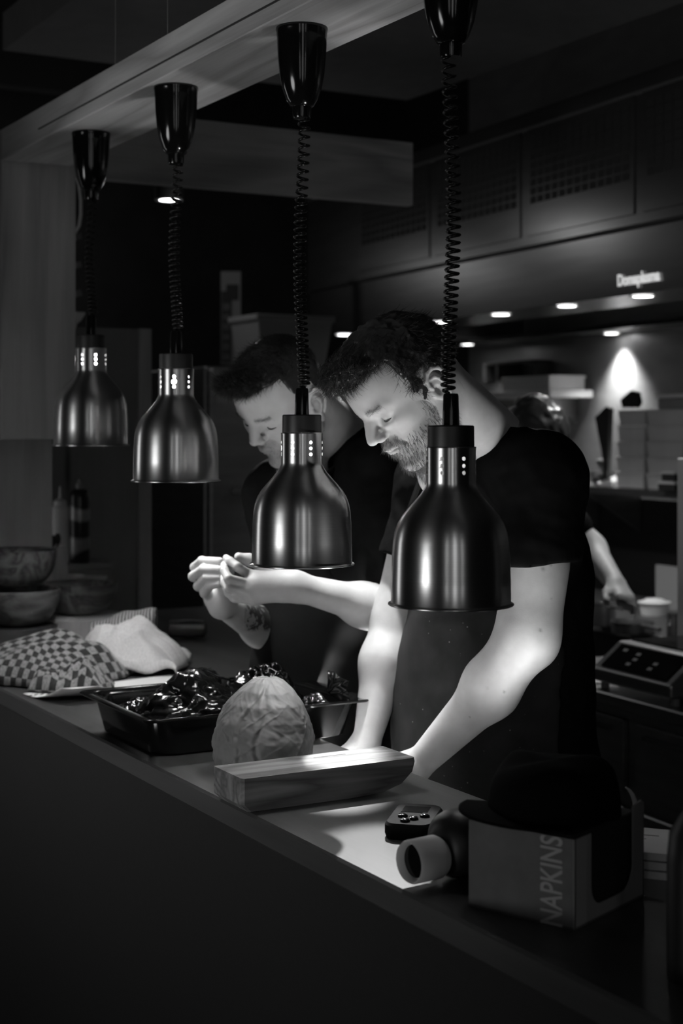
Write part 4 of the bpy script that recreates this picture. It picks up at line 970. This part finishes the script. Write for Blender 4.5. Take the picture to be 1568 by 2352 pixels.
def strands(name, roots, dirs, m, parent, off, ln, r=.0006, seg=5, grav=(0, 0, -1), curl=0., bend=.5, seed=1, tone=None):
    rs = np.random.RandomState(seed); N = len(roots); k = 3
    L = ln*(rs.uniform(.6, 1.2, N)); g = np.array(grav, float)
    D = dirs+rs.normal(scale=.18, size=dirs.shape); D /= np.linalg.norm(D, axis=1)[:, None]
    pts = [roots.copy()]; p = roots.copy(); ph = rs.uniform(0, 6.28, N); a = np.cross(D, rs.normal(size=D.shape)); a /= np.linalg.norm(a, axis=1)[:, None]
    for i in range(seg):
        D = D+g*bend/seg; 
        if curl: 
            ca = curl/seg*6.28; ax_ = a; D = D*math.cos(ca)+np.cross(ax_, D)*math.sin(ca)+ax_*(np.sum(ax_*D, 1)[:, None])*(1-math.cos(ca))+ax_*.12
        D /= np.linalg.norm(D, axis=1)[:, None]; p = p+D*(L/seg)[:, None]; pts.append(p.copy())
    b = np.cross(D, a); b /= np.linalg.norm(b, axis=1)[:, None]+1e-9
    V = np.zeros((N, seg+1, k, 3))
    for i in range(seg+1):
        rr = r*(1-.85*i/seg)
        for j in range(k): V[:, i, j] = pts[i]+rr*(math.cos(2.094*j)*a+math.sin(2.094*j)*b)
    base = np.arange(N)[:, None, None]*(seg+1)*k; F = []
    for i in range(seg):
        for j in range(k):
            q = np.array([i*k+j, i*k+(j+1) % k, (i+1)*k+(j+1) % k, (i+1)*k+j]); F.append((base[:, 0, 0][:, None]+q[None]))
    return V.reshape(-1, 3), np.concatenate(F)
def sample_pts(P, Fc, w, n, seed):
    """random surface points (and normals) of a quad mesh weighted by w per vertex"""
    rs = np.random.RandomState(seed); a, b, c = P[Fc[:, 0]], P[Fc[:, 1]], P[Fc[:, 2]]; nn = np.cross(b-a, P[Fc[:, 3]]-a); ar = np.linalg.norm(nn, axis=1)+1e-12
    pr_ = ar*w[Fc[:, 0]]; pr_ /= pr_.sum(); i = rs.choice(len(Fc), n, p=pr_); u = rs.rand(n, 1); v = rs.rand(n, 1)
    q = P[Fc[i, 0]]*(1-u)*(1-v)+P[Fc[i, 1]]*u*(1-v)+P[Fc[i, 2]]*u*v+P[Fc[i, 3]]*(1-u)*v
    return q, nn[i]/ar[i][:, None]
def finger(s, pts, r=(.0092, .0086, .0080, .0068), k=.004): s.chain(pts, list(r)[:len(pts)], k=k)
def make_head(root, off, O, Mx, neck_pts, kw, beard, hairspec):
    inv = lambda p: Mx.T@(np.array(p)-O)
    s = head_sdf(kw, [(inv(a), inv(b), r0, r1) for a, b, r0, r1 in neck_pts])
    P, Fc = s.mesh(); t, z = head_tone(P, beard, kw)
    q = cl(P[:, 0], .0, .05); P[:, 2] = np.where(P[:, 2] < .02, .02+(P[:, 2]-.02)*(1-kw.get('short', .08)*q), P[:, 2]); return P, Fc, t, z
def hair_cap(hairline, grow, h=.0028, noise=.004, seed=1, front=None):
    s = SDF((-.135, -.105, -.09), (.150, .105, .175), h)
    s.ell((-.004, 0, .045), (.098+grow, .076+grow*.8, .089+grow), k=.01)
    s.ell((.030, 0, .052), (.068+grow, .064+grow*.5, .066+grow), k=.03)
    if front is not None:
        for c, r in front: s.ell(c, r, k=.018)
    def fn(f, X, Y, Z):
        pos = s.pos(); n = wob(pos, 140, seed)*noise+wob(pos, 55, seed+2)*noise*1.2
        f = f+n; cut = hairline(X, Y, Z)+n*.6
        h_ = np.maximum(.006-np.abs(f-cut), 0)/.006; return np.maximum(f, cut)+h_*h_*.0015
    s.field(fn); return s.mesh()

def body_axes(fx, fy):
    f = np.array([fx, fy, 0.]); f /= np.linalg.norm(f); l = np.array([-f[1], f[0], 0]); return f, l, np.stack([f, l, np.array([0, 0, 1.])], 1)
# ------------------------------------------------------------------------------------------ a chef
def arm_part(pts, rs, extra, hand, lo, hi, h, tone=None):
    s = SDF(lo, hi, h); s.chain(pts, rs, k=.03)
    for e in extra: (s.ell if len(e) == 3 else s.cap)(*e)
    hand(s); return s.mesh()
def generic_hand(s, W_, a, back, thumb, curl=.35, sc=1.0, spread=1.0):
    """wrist, direction of the fingers, back of the hand, side of the thumb"""
    a = np.array(a, float); a /= np.linalg.norm(a); back = np.array(back, float); back -= a*(back@a); back /= np.linalg.norm(back)
    th = np.cross(a, back); th = th if th@np.array(thumb) > 0 else -th; W_ = np.array(W_, float)
    offs = [.030, .010, -.011, -.031]; plen = [.086, .090, .086, .079]; seg = [(.042, .025, .021), (.046, .029, .022), (.042, .027, .022), (.033, .020, .020)]
    for o, pl, sg in zip(offs, plen, seg):
        m_ = W_+a*pl*sc+th*o*sc*.85; s.cap(W_+th*o*.45*sc+a*.01, m_, .0165*sc, .0120*sc, k=.018)
        d = a+th*o*2.2*spread; d /= np.linalg.norm(d); p = m_; pts = [m_]; c = curl
        for L in sg: d = d*math.cos(c)-back*math.sin(c); d /= np.linalg.norm(d); p = p+d*L*sc; pts.append(p); c = curl*1.1
        finger(s, pts, (.0098*sc, .0088*sc, .0080*sc, .0070*sc), .005)
    p0 = W_+a*.02*sc+th*.020*sc; p1 = p0+(a*.030+th*.026-back*.012)*sc; p2 = p1+(a*.030+th*.012-back*.006)*sc; p3 = p2+(a*.026+th*.002-back*.004)*sc
    s.chain([p0, p1, p2, p3], [.017*sc, .0125*sc, .0105*sc, .0085*sc], k=.012)

def chef(key):
    K = KEY[key]; f, l, B = K['axes']; off = np.array([K['chest'][0], K['chest'][1], 0.])
    rootloc = W(K['chest'][0], K['chest'][1], -EYE)
    root = thing('person', K['label'], 'person', rootloc, TH)
    ch = np.array(K['chest']); Ls, Rs = np.array(K['LS']), np.array(K['RS']); c7 = np.array(K['C7'])
    O = np.array(K['O']); Mx = rotm(*K['rot'])
    jaw_back = O+Mx@np.array([-.030, 0, -.035]); throat = O+Mx@np.array([.020, 0, -.075]); notch = c7+f*.105-np.array([0, 0, .075])
    neck = [(jaw_back, c7+f*.02, .056, .060), (throat, notch, .040, .046), (O+Mx@np.array([-.045, 0, -.02]), c7, .050, .052)]
    P, Fc, t, z = make_head(root, off, O, Mx, neck, K['kw'], K['beard'], None)
    parts = [(P@Mx.T+O, Fc, t)]
    # arms
    for A in K['arms']:
        Pa, Fa = arm_part(A['pts'], A['rs'], A.get('extra', []), A['hand'], *A['box'], A['h']); ta = np.ones(len(Pa))
        if 'tone' in A: ta = A['tone'](Pa)
        parts.append((Pa, Fa, ta))
    # trunk and legs under the clothes
    lo = ch-np.array([.5, .5, ch[2]]); hi = ch+np.array([.5, .5, .35]); hip = np.array(K['hip'])
    dep, lat = K['dep'], K['lat']
    def trunk(s, g=0.0, legs=True, sl=True):
        s.ell(ch+np.array([0, 0, .02]), (dep+g-.012, lat+g-.012, .20+g), B, k=.06)
        s.ell(ch*.5+hip*.5+np.array([0, 0, -.02]), (dep+g-.010, lat+g-.028, .22+g), B, k=.08)
        s.ell(hip, (dep*.92+g, lat+g-.02, .16+g), B, k=.06)
        for q in (Ls, Rs): s.cap(c7-np.array([0, 0, .045]), q, .052+g, .054+g, k=.05)
        s.cap(Ls-l*.02-np.array([0, 0, .02]), ch+l*lat*.6-np.array([0, 0, .1]), .055+g, .05+g, k=.05); s.cap(Rs+l*.02-np.array([0, 0, .02]), ch-l*lat*.6-np.array([0, 0, .1]), .055+g, .05+g, k=.05)
    s = SDF(lo, hi, .012); trunk(s)
    for q in (1, -1):
        hj = hip+l*q*.09-np.array([0, 0, .06]); kn = hj*[1, 1, 0]+f*.03+np.array([0, 0, .50]); an = kn*[1, 1, 0]-f*.02+np.array([0, 0, .09])
        s.chain([hj, kn, an], [.085, .055, .040], k=.04); s.cap(an-np.array([0, 0, .04]), an+f*.15-np.array([0, 0, .055]), .038, .030, k=.03)
    Pt, Ft = s.mesh(); parts.append((Pt, Ft, None))
    body = np_obj('body', parts, 'skin', root, off)
    # T-shirt: trunk and sleeves, hollow where arms and neck leave it
    s = SDF(ch-np.array([.36, .36, .58]), ch+np.array([.36, .36, .30]), .0048)
    for A in K['arms']:
        S_, E_ = A['pts'][0], A['pts'][1]; S_ = np.array(S_); E_ = np.array(E_); u = (E_-S_); 
        s.cap(S_, S_+u*A['sl'], .070 if key != 'cook' else .06, A.get('slr', .071), k=.035)
    def hem_cut(fv, X, Y, Z):
        for A in K['arms']:
            S_, E_ = np.array(A['pts'][0]), np.array(A['pts'][1]); u = (E_-S_)/np.linalg.norm(E_-S_); hem = S_+(E_-S_)*A['sl']; n_ = np.array(A.get('hemn', u)); n_ = n_/np.linalg.norm(n_)
            dx, dy, dz = X-hem[0], Y-hem[1], Z-hem[2]; pl = dx*n_[0]+dy*n_[1]+dz*n_[2]
            fv = np.where(np.sqrt(dx**2+dy**2+dz**2) < .16, np.maximum(fv, pl), fv)
        return fv
    s.field(hem_cut); trunk(s, .010)
    s.cap(c7-np.array([0, 0, .03]), c7+np.array([0, 0, K.get('collar', .0)])+f*.01, .072, .066, k=.03)
    def cut(fv, X, Y, Z):
        pos = s.pos(); fv = fv+wob(pos, 16, 4)*.0045+wob(pos, 42, 2)*.0018
        nc = c7+f*.03; nn = np.array([0, 0, 1.])+f*K.get('necklean', .45); nn /= np.linalg.norm(nn)
        pl = (X-nc[0])*nn[0]+(Y-nc[1])*nn[1]+(Z-nc[2])*nn[2]-K.get('necktop', .012)
        fv = np.where(np.sqrt((X-nc[0])**2+(Y-nc[1])**2) < .105, np.maximum(fv, pl), fv)
        return np.maximum(fv, (ch[2]-.52)-Z)
    s.field(cut); Ps, Fs = s.mesh(); np_obj('t_shirt', [(Ps, Fs, None)], 'shirt', root, off, False)
    # trousers
    s = SDF(lo, hip+np.array([.4, .4, .12]), .012); s.ell(hip, (dep*.92+.012, lat-.005, .16), B, k=.06)
    for q in (1, -1):
        hj = hip+l*q*.09-np.array([0, 0, .06]); kn = hj*[1, 1, 0]+f*.03+np.array([0, 0, .50]); an = kn*[1, 1, 0]-f*.02+np.array([0, 0, .09])
        s.chain([hj, kn, an], [.105, .075, .065], k=.04)
    Pq, Fq = s.mesh(); np_obj('trousers', [(Pq, Fq, None)], 'trouser', root, off, False)
    for q in (1, -1):
        hj = hip+l*q*.09; an = hj*[1, 1, 0]+f*.01+np.array([0, 0, .05]); s = SDF(an-.2, an+.2, .01); s.cap(an-f*.03, an+f*.15-np.array([0, 0, .012]), .046, .034, k=.02)
        s.field(lambda fv, X, Y, Z: np.maximum(fv, .003-Z)); Pz, Fz = s.mesh(); np_obj('shoe', [(Pz, Fz, None)], 'trouser', root, off, False)
    if K.get('apron'):
        s = SDF(ch-np.array([.40, .40, .75]), ch+np.array([.40, .40, .25]), .0065); trunk(s, .0165)
        s.ell(ch+f*(dep-.040)-np.array([0, 0, .30]), (.075, lat*.80, .25), B, k=.08)
        def ap(fv, X, Y, Z):
            pos = s.pos(); fv = fv+wob(pos, 15, 7)*.003
            F_ = (X-ch[0])*f[0]+(Y-ch[1])*f[1]; L_ = (X-ch[0])*l[0]+(Y-ch[1])*l[1]; Uz = Z-ch[2]
            w = .12+.16*np.clip((.0-Uz)/.18, 0, 1)
            fv = np.maximum(fv, np.abs(L_)-w); fv = np.maximum(fv, -.02+0.0-F_+.02); fv = np.maximum(fv, Uz-.10); return np.maximum(fv, -(fv+.012)*0-1)
        s.field(ap); Pp, Fp = s.mesh(); np_obj('apron', [(Pp, Fp, None)], K['apron'], root, off, False)
        for q in (1, -1):
            a_ = ch+f*(dep+.004)+l*q*.105+np.array([0, 0, .09]); b_ = c7+l*q*.062+np.array([0, 0, .01])
            g = G().tube([tuple(a_-off), tuple((a_*.5+b_*.5)+f*.035+np.array([0, 0, .02])-off), tuple(b_-off)], .006, 6); g.obj('apron_strap', K['apron'], root, True)
    # eyelashes: thin dark margin of each lowered lid
    for q in (1, -1):
        pts = []
        for i in range(13):
            v = i/12*2-1; p = np.array([.0755+.0156*math.cos(v*1.05)*.97, q*(.0325+.0172*math.sin(v*1.0)*.93), .0100-.0052+.0030*v*v*.6])
            pts.append(tuple(Mx@p+O-off))
        G().tube(pts, [.0004+.0014*math.sin(math.pi*i/12) for i in range(13)], 6).obj('eyelashes', 'hair', root, True)
    # brows
    for sd in (1, -1):
        w = np.exp(-((P[:, 2]-.0335)/.004)**2)*cl(P[:, 1]*sd, .010, .014)*cl(-P[:, 1]*sd, -.050, -.044)*(P[:, 0] > .06)
        q, n_ = sample_pts(P, Fc, w+1e-9, 150, 5); d = n_*.5+np.stack([np.zeros(150), np.sign(q[:, 1])*1.0, np.full(150, .15)], 1)
        V, Fh = strands('b', q, d, None, None, None, .006, .00024, 3, (0, 0, 0), seed=3); np_obj('eyebrow', [(V@Mx.T+O, Fh, None)], K['browmat'], root, off, False)
    # beard
    nb_ = K['nbeard']; q, n_ = sample_pts(P, Fc, np.maximum(z-.25, 0)+1e-9, nb_, 9); d = n_*.55+np.array([.1, 0, -.8])
    V, Fh = strands('b', q, d, None, None, None, K['beardlen'], .00032, 3, (0, 0, -.3), seed=4); np_obj('beard', [(V@Mx.T+O, Fh, None)], K['beardmat'], root, off, False)
    # hair
    Ph, Fhc = hair_cap(K['hairline'], K['grow'], noise=K['hnoise'], seed=K['seed'], front=K.get('front'))
    hairparts = [(Ph@Mx.T+O, Fhc, None)]
    for (wfn, n, ln, rr, flow, curl, bend, sd) in K['strands']:
        q, n_ = sample_pts(Ph, Fhc, wfn(Ph)+1e-9, n, sd); q = q-n_*.002; fl = flow(q); d = n_*fl[1]+fl[0]
        V, Fh = strands('h', q, d, None, None, None, ln, rr, 8, (0, 0, -1) if bend >= 0 else (0, 0, 1), curl, abs(bend), sd); hairparts.append((V@Mx.T+O, Fh, None))
    np_obj('hair', hairparts, K['hairmat'], root, off, False)
    return root

KEY = {}
# --- chef at right ---------------------------------------------------------
f2, l2, B2 = body_axes(-.871, -.491)
O2 = np.array([(946-784)/3500*2.67, 2.67, EYE+(984-899)/3500*2.67])
LS2 = np.array([.368, 2.76, EYE-.085]); RS2 = np.array([.190, 3.075, EYE-.10])
E2 = Pc(1208, 1476, 2.69); W2 = Pc(975, 1742, 2.775)
E2r = Pc(915, 1412, 3.06); W2r = Pc(845, 1690, 2.96)
def h2l(s): generic_hand(s, W2+np.array([-.012, .0, -.010]), (-.75, .15, -.62), (.15, -.75, .6), (-.3, .5, .3), .22)
def h2r(s): generic_hand(s, W2r+np.array([-.004, .0, -.012]), (-.35, -.10, -.9), (.5, -.8, .2), (-.3, -.5, .3), .3)
def mole2(P):
    t = np.ones(len(P)); rs = np.random.RandomState(2)
    for px, py, r in ((1243, 1304, .0035), (1262, 1297, .002), (1233, 1440, .003), (1262, 1372, .0015), (1155, 1585, .002), (1117, 1577, .0015), (1080, 1650, .0015)):
        q = Pc(px, py, 2.68); dd = np.hypot(P[:, 0]-q[0], P[:, 2]-q[2]); t *= 1-.55*np.exp(-(dd/r)**2)*(P[:, 1] < 2.78)
    return t
def hairline(X, Y, Z, tf, fu, burn):
    A = np.maximum(np.minimum(X-tf, fu-.10*np.maximum(.03-np.abs(Y), 0)-Z), .040-Z)            # crown and temples
    B = np.maximum(np.maximum(np.abs(X-.023)-.012, burn-Z), Z-.05)                              # sideburn
    D = np.maximum(X+.018, np.maximum(.040+1.7*(X+.018), -.062)-Z)                               # behind the ear
    return np.minimum(np.minimum(A, B), D)
def hl2(X, Y, Z): return hairline(X, Y, Z, .038, .092, -.030)
KEY['right'] = dict(label='bearded chef in black T-shirt and apron bending over his work, nearest the camera', axes=(f2, l2, B2), chest=(.307, 2.965, EYE-.30), LS=LS2, RS=RS2,
    C7=(.285, 2.835, EYE-.020), O=O2, rot=(math.radians(31), math.radians(41), math.radians(7)), hip=(.335, 2.99, .93), dep=.158, lat=.215, kw=dict(nose=.955, brow=.45), beard=.62,
    nbeard=3800, beardlen=.011, beardmat='beard', browmat='hair', hairline=hl2, grow=.011, hnoise=.0035, seed=3, hairmat='hair', apron='apron', necklean=.30, necktop=.020, collar=.0,
    arms=[dict(pts=[LS2, E2+np.array([.004, 0, .012]), E2*.62+W2*.38+np.array([.006, -.004, -.004]), W2], rs=[.060, .0490, .0465, .0285],
               extra=[(E2*.55+LS2*.45, E2*.9+LS2*.1, .054, .047, .03), (E2+np.array([.024, -.010, -.006]), (.024, .022, .030), None), (E2+np.array([-.022, -.004, -.020]), E2*.7+W2*.3+np.array([-.012, -.006, 0]), .036, .036, .03)],
               hand=h2l, box=((-.06, 2.58, .80), (.46, 2.95, 1.62)), h=.0030, sl=.555, slr=.082, hemn=(.08, 0, -1), tone=mole2),
          dict(pts=[RS2, E2r, E2r*.6+W2r*.4+np.array([-.004, -.006, 0]), W2r], rs=[.062, .050, .046, .028],
               extra=[(E2r+np.array([.012, .0, -.02]), E2r*.6+W2r*.4+np.array([.012, 0, 0]), .036, .034, .03)],
               hand=h2r, box=((-.10, 2.76, .80), (.28, 3.20, 1.60)), h=.0033, sl=.60, slr=.072)],
    front=[((.096, .0, .112), (.020, .045, .014)), ((.080, .0, .116), (.03, .05, .016))],
    strands=[(lambda P: (P[:, 2] > .02)*1.0, 6500, .026, .0005, lambda q: (np.stack([np.where(q[:, 0] > -.03, 1.0, -.3), q[:, 1]*3, -.5*np.ones(len(q))], 1), .12), .12, .5, 21),
             (lambda P: (P[:, 0] > .055)*(P[:, 2] > .075)*1.0, 1500, .046, .0005, lambda q: (np.stack([np.ones(len(q)), q[:, 1]*5, -.15*np.ones(len(q))], 1), .4), .95, .6, 22),
             (lambda P: (np.abs(P[:, 1]) > .055)*(P[:, 2] < .08)*(P[:, 0] > -.03)*1.0, 2200, .017, .00045, lambda q: (np.stack([-.75*np.ones(len(q)), np.zeros(len(q)), -.7*np.ones(len(q))], 1), .15), .15, .4, 23)])
# --- chef at left -----------------------------------------------------------
f1, l1, B1 = body_axes(-.77, -.64)
O1 = np.array([(656-784)/3500*3.15, 3.15, EYE+(984-921)/3500*3.15])
LS1 = np.array([.080, 3.19, EYE-.095]); RS1 = np.array([-.150, 3.50, EYE-.150])
E1 = Pc(932, 1412, 3.13); W1 = Pc(672, 1346, 3.02)
E1r = Pc(664, 1466, 3.44); W1r = Pc(512, 1392, 3.15)
def h1l(s):
    J = dict(i=[(592, 1326, 3.03), (575, 1322, 3.022), (545, 1302, 3.010), (528, 1289, 3.022), (519, 1281, 3.04)],
             m=[(592, 1340, 3.00), (572, 1342, 3.000), (525, 1330, 2.985), (516, 1312, 3.005), (514, 1297, 3.04)],
             r=[(594, 1354, 2.995), (574, 1361, 2.992), (526, 1352, 2.985), (516, 1339, 3.005), (513, 1326, 3.04)],
             p=[(600, 1366, 3.00), (582, 1377, 2.998), (538, 1373, 2.992), (525, 1362, 3.005), (519, 1352, 3.03)])
    w = Pc(660, 1346, 3.02)
    for k_, q in J.items():
        pts = [Pc(*a) for a in q]; s.cap(w*.75+pts[0]*.25, pts[1], .020, .0125, k=.016); finger(s, pts[1:], (.0105, .0092, .0084, .0070), .0035)
    s.cap(Pc(650, 1346, 3.01), Pc(600, 1346, 3.01), .0235, .0200, k=.02)
    s.chain([Pc(645, 1330, 3.05), Pc(606, 1302, 3.065), Pc(574, 1286, 3.07), Pc(548, 1279, 3.065)], [.018, .0130, .0112, .0090], k=.010)
def h1r(s):
    J = [[(484, 1322, 3.17), (447, 1303, 3.140), (463, 1288, 3.095), (505, 1289, 3.065)], [(480, 1340, 3.165), (443, 1324, 3.130), (466, 1307, 3.080), (506, 1308, 3.055)],
         [(482, 1358, 3.155), (455, 1346, 3.120), (474, 1326, 3.075), (505, 1326, 3.055)], [(490, 1374, 3.145), (470, 1362, 3.110), (483, 1344, 3.075), (505, 1341, 3.055)]]
    w = Pc(510, 1388, 3.135)
    for q in J:
        pts = [Pc(*a) for a in q]; s.cap(w, pts[0], .021, .0135, k=.016); finger(s, pts, (.0112, .0100, .0090, .0078), .0035)
    s.cap(Pc(496, 1356, 3.15), w, .020, .022, k=.02)
    s.chain([Pc(508, 1375, 3.125), Pc(517, 1342, 3.105), Pc(524, 1314, 3.09), Pc(520, 1294, 3.075)], [.016, .0122, .0105, .0085], k=.010)
def tattoo(P):
    px = 784+P[:, 0]/P[:, 1]*3500; py = 984-(P[:, 2]-EYE)/P[:, 1]*3500
    z = cl(px, 560, 568)*cl(-py, -1452, -1444); n = wob(P, 95, 3)+.7*wob(P, 210, 5)
    return 1-z*np.where(n > -.05, .88, .25)
def hl1(X, Y, Z): return hairline(X, Y, Z, .036, .092, .004)
KEY['left'] = dict(label='young chef in black T-shirt raising both hands to work on a small piece, at left', axes=(f1, l1, B1), chest=(-.022, 3.345, EYE-.30), LS=LS1, RS=RS1,
    C7=(.012, 3.29, EYE-.030), O=O1, rot=(math.radians(43), math.radians(40), math.radians(-8)), hip=(.0, 3.37, .92), dep=.128, lat=.190, kw=dict(nose=.94, brow=.45), beard=.30,
    nbeard=1500, beardlen=.004, beardmat='beardl', browmat='hairlight', hairline=hl1, grow=.003, hnoise=.0012, seed=5, hairmat='hair', apron='apronblack', necklean=.35, necktop=.022,
    arms=[dict(pts=[LS1, E1, E1*.62+W1*.38, W1, Pc(652, 1346, 3.02)], rs=[.058, .043, .0385, .0262, .0245],
               extra=[(E1+np.array([-.02, 0, -.006]), E1*.6+W1*.4+np.array([0, 0, -.008]), .036, .032, .03)],
               hand=h1l, box=((-.255, 2.94, 1.20), (.20, 3.28, 1.60)), h=.0024, sl=.72, slr=.068, hemn=(.5, 0, -1)),
          dict(pts=[RS1, E1r, E1r*.55+W1r*.45+np.array([0, 0, -.006]), W1r], rs=[.056, .042, .040, .0245],
               hand=h1r, box=((-.36, 2.99, 1.06), (-.02, 3.60, 1.55)), h=.0024, sl=.55, slr=.067, tone=tattoo)],
    front=[((.078, .0, .112), (.030, .045, .016)), ((.098, -.008, .124), (.024, .030, .011)), ((-.0, .0, .094), (.085, .058, .042))],
    strands=[(lambda P: (P[:, 2] > .085)*1.0, 3600, .022, .0005, lambda q: (np.stack([np.ones(len(q)), q[:, 1]*2, .05*np.ones(len(q))], 1), .35), .06, .1, 31),
             (lambda P: (P[:, 0] > .065)*(P[:, 2] > .072)*1.0, 1500, .026, .00055, lambda q: (np.stack([np.ones(len(q)), q[:, 1]*4-.1, .30*np.ones(len(q))], 1), .35), .10, -.5, 32),
             (lambda P: (P[:, 2] < .085)*1.0, 2600, .007, .0004, lambda q: (np.stack([-.2*np.ones(len(q)), np.zeros(len(q)), -.8*np.ones(len(q))], 1), .5), 0, .1, 33)])
def apronmat(name, v0, v1, stain):
    m = noisy(name, v0, v1, 22, .9, bmp=.1, spec=.2)
    if stain:
        c = coords(m); vo = nd(m, 'ShaderNodeTexVoronoi', Scale=58.0); lk(m, c, vo.inputs['Vector']); n = nd(m, 'ShaderNodeTexNoise', Scale=11.0); lk(m, c, n.inputs['Vector'])
        s_ = ramp(m, vo.outputs['Distance'], [(.035, 1), (.09, 0)]); s2_ = ramp(m, n.outputs['Fac'], [(.46, 0), (.60, 1)])
        mu = nd(m, 'ShaderNodeMath', operation='MULTIPLY'); lk(m, s_, mu.inputs[0]); lk(m, s2_, mu.inputs[1])
        b = m.node_tree.nodes['Principled BSDF']; old = b.inputs['Base Color'].links[0].from_socket
        x = nd(m, 'ShaderNodeMix', data_type='RGBA'); lk(m, mu.outputs[0], x.inputs[0]); lk(m, old, x.inputs[6]); x.inputs[7].default_value = g3(.3); lk(m, x.outputs[2], b.inputs['Base Color'])
    return m
M['apron'] = apronmat('stained_grey_apron', .018, .026, True); M['apronblack'] = apronmat('black_apron', .003, .005, False)
if 'right' in WHO:
    r2_ = chef('right')
    # flour smears on the apron front
if 'left' in WHO: chef('left')
# --- third cook far behind -----------------------------------------------------
def far_cook():
    ch = np.array([.58, 5.02, 1.30]); f, l, B = body_axes(.90, .30); off = np.array([ch[0], ch[1], 0])
    root = thing('person', 'dark haired cook in black bending over the pans in the blurred background', 'person', W(ch[0], ch[1], -EYE), TH)
    hd = Pc(1236, 1004, 4.95); s = SDF(ch-np.array([.5, .5, 1.34]), ch+np.array([.5, .5, .5]), .011)
    s.ell(hd, (.076, .095, .108), k=.02); s.cap(hd-np.array([0, -.02, .05]), ch+np.array([-.02, .02, .18]), .055, .06, k=.04)
    s.ell(hd+np.array([.080, -.0, -.05]), (.018, .015, .02), k=.02); s.ell(hd+np.array([-.02, -.105, -.01]), (.016, .008, .026), k=.008)
    s.ell(ch, (.12, .18, .25), B, k=.06); s.ell(ch-np.array([0, 0, .36]), (.12, .17, .18), B, k=.06)
    Ea, Ha = Pc(1358, 1262, 4.80), Pc(1412, 1340, 4.62); Sa = ch+l*.17+np.array([0, 0, .13]); Sb = ch-l*.17+np.array([0, 0, .13]); Sa = Sa if Sa[1] < Sb[1] else Sb
    s.cap(Sb if Sa is not Sb else ch+l*.17+np.array([0, 0, .13]), ch+np.array([-.12, -.15, -.10]), .05, .042, k=.03)
    s.chain([Sa, Ea, Ha], [.052, .045, .030], k=.03); generic_hand(s, Ha, Ha-Ea, (.3, -.6, .5), (-1, 0, 0), .4)
    for q in (1, -1):
        hj = ch+l*q*.09-np.array([0, 0, .45]); s.chain([hj, hj*[1, 1, 0]+np.array([0, 0, .48]), hj*[1, 1, 0]+np.array([0, 0, .08])], [.085, .06, .045], k=.04); s.cap(hj*[1, 1, 0]+np.array([0, 0, .045]), hj*[1, 1, 0]+f*.15+np.array([0, 0, .04]), .045, .035, k=.03)
    P, Fc = s.mesh(); np_obj('body', [(P, Fc, None)], 'skin', root, off)
    s = SDF(ch-np.array([.45, .45, .62]), ch+np.array([.45, .45, .35]), .011); s.ell(ch, (.138, .198, .265), B, k=.06); s.ell(ch-np.array([0, 0, .36]), (.138, .19, .2), B, k=.06)
    for S_, E_ in ((Sa, Ea), (Sb if Sa is not Sb else ch+l*.17, ch+np.array([-.12, -.15, -.10]))): s.cap(S_, S_*.35+E_*.65, .068, .062, k=.03)
    P, Fc = s.mesh(); np_obj('t_shirt', [(P, Fc, None)], 'shirt', root, off, False)
    s = SDF(hd-.2, hd+.2, .007); s.ell(hd+np.array([-.012, -.012, .018]), (.112, .120, .122), k=.01)
    s.field(lambda fv, X, Y, Z: np.maximum(fv+wob(s.pos(), 90, 2)*.006, (hd[2]-.065+.5*(X-hd[0]))-Z))
    P, Fc = s.mesh(); np_obj('hair', [(P, Fc, None)], 'hair', root, off, False)
    s = SDF(ch-np.array([.4, .4, 1.34]), ch+np.array([.4, .4, -.3]), .012); s.ell(ch-np.array([0, 0, .42]), (.14, .185, .16), B, k=.06)
    for q in (1, -1):
        hj = ch+l*q*.09-np.array([0, 0, .45]); s.chain([hj, hj*[1, 1, 0]+np.array([0, 0, .48]), hj*[1, 1, 0]+np.array([0, 0, .10])], [.102, .078, .068], k=.04)
    P, Fc = s.mesh(); np_obj('trousers', [(P, Fc, None)], 'trouser', root, off, False)
if 'far' in WHO: far_cook()
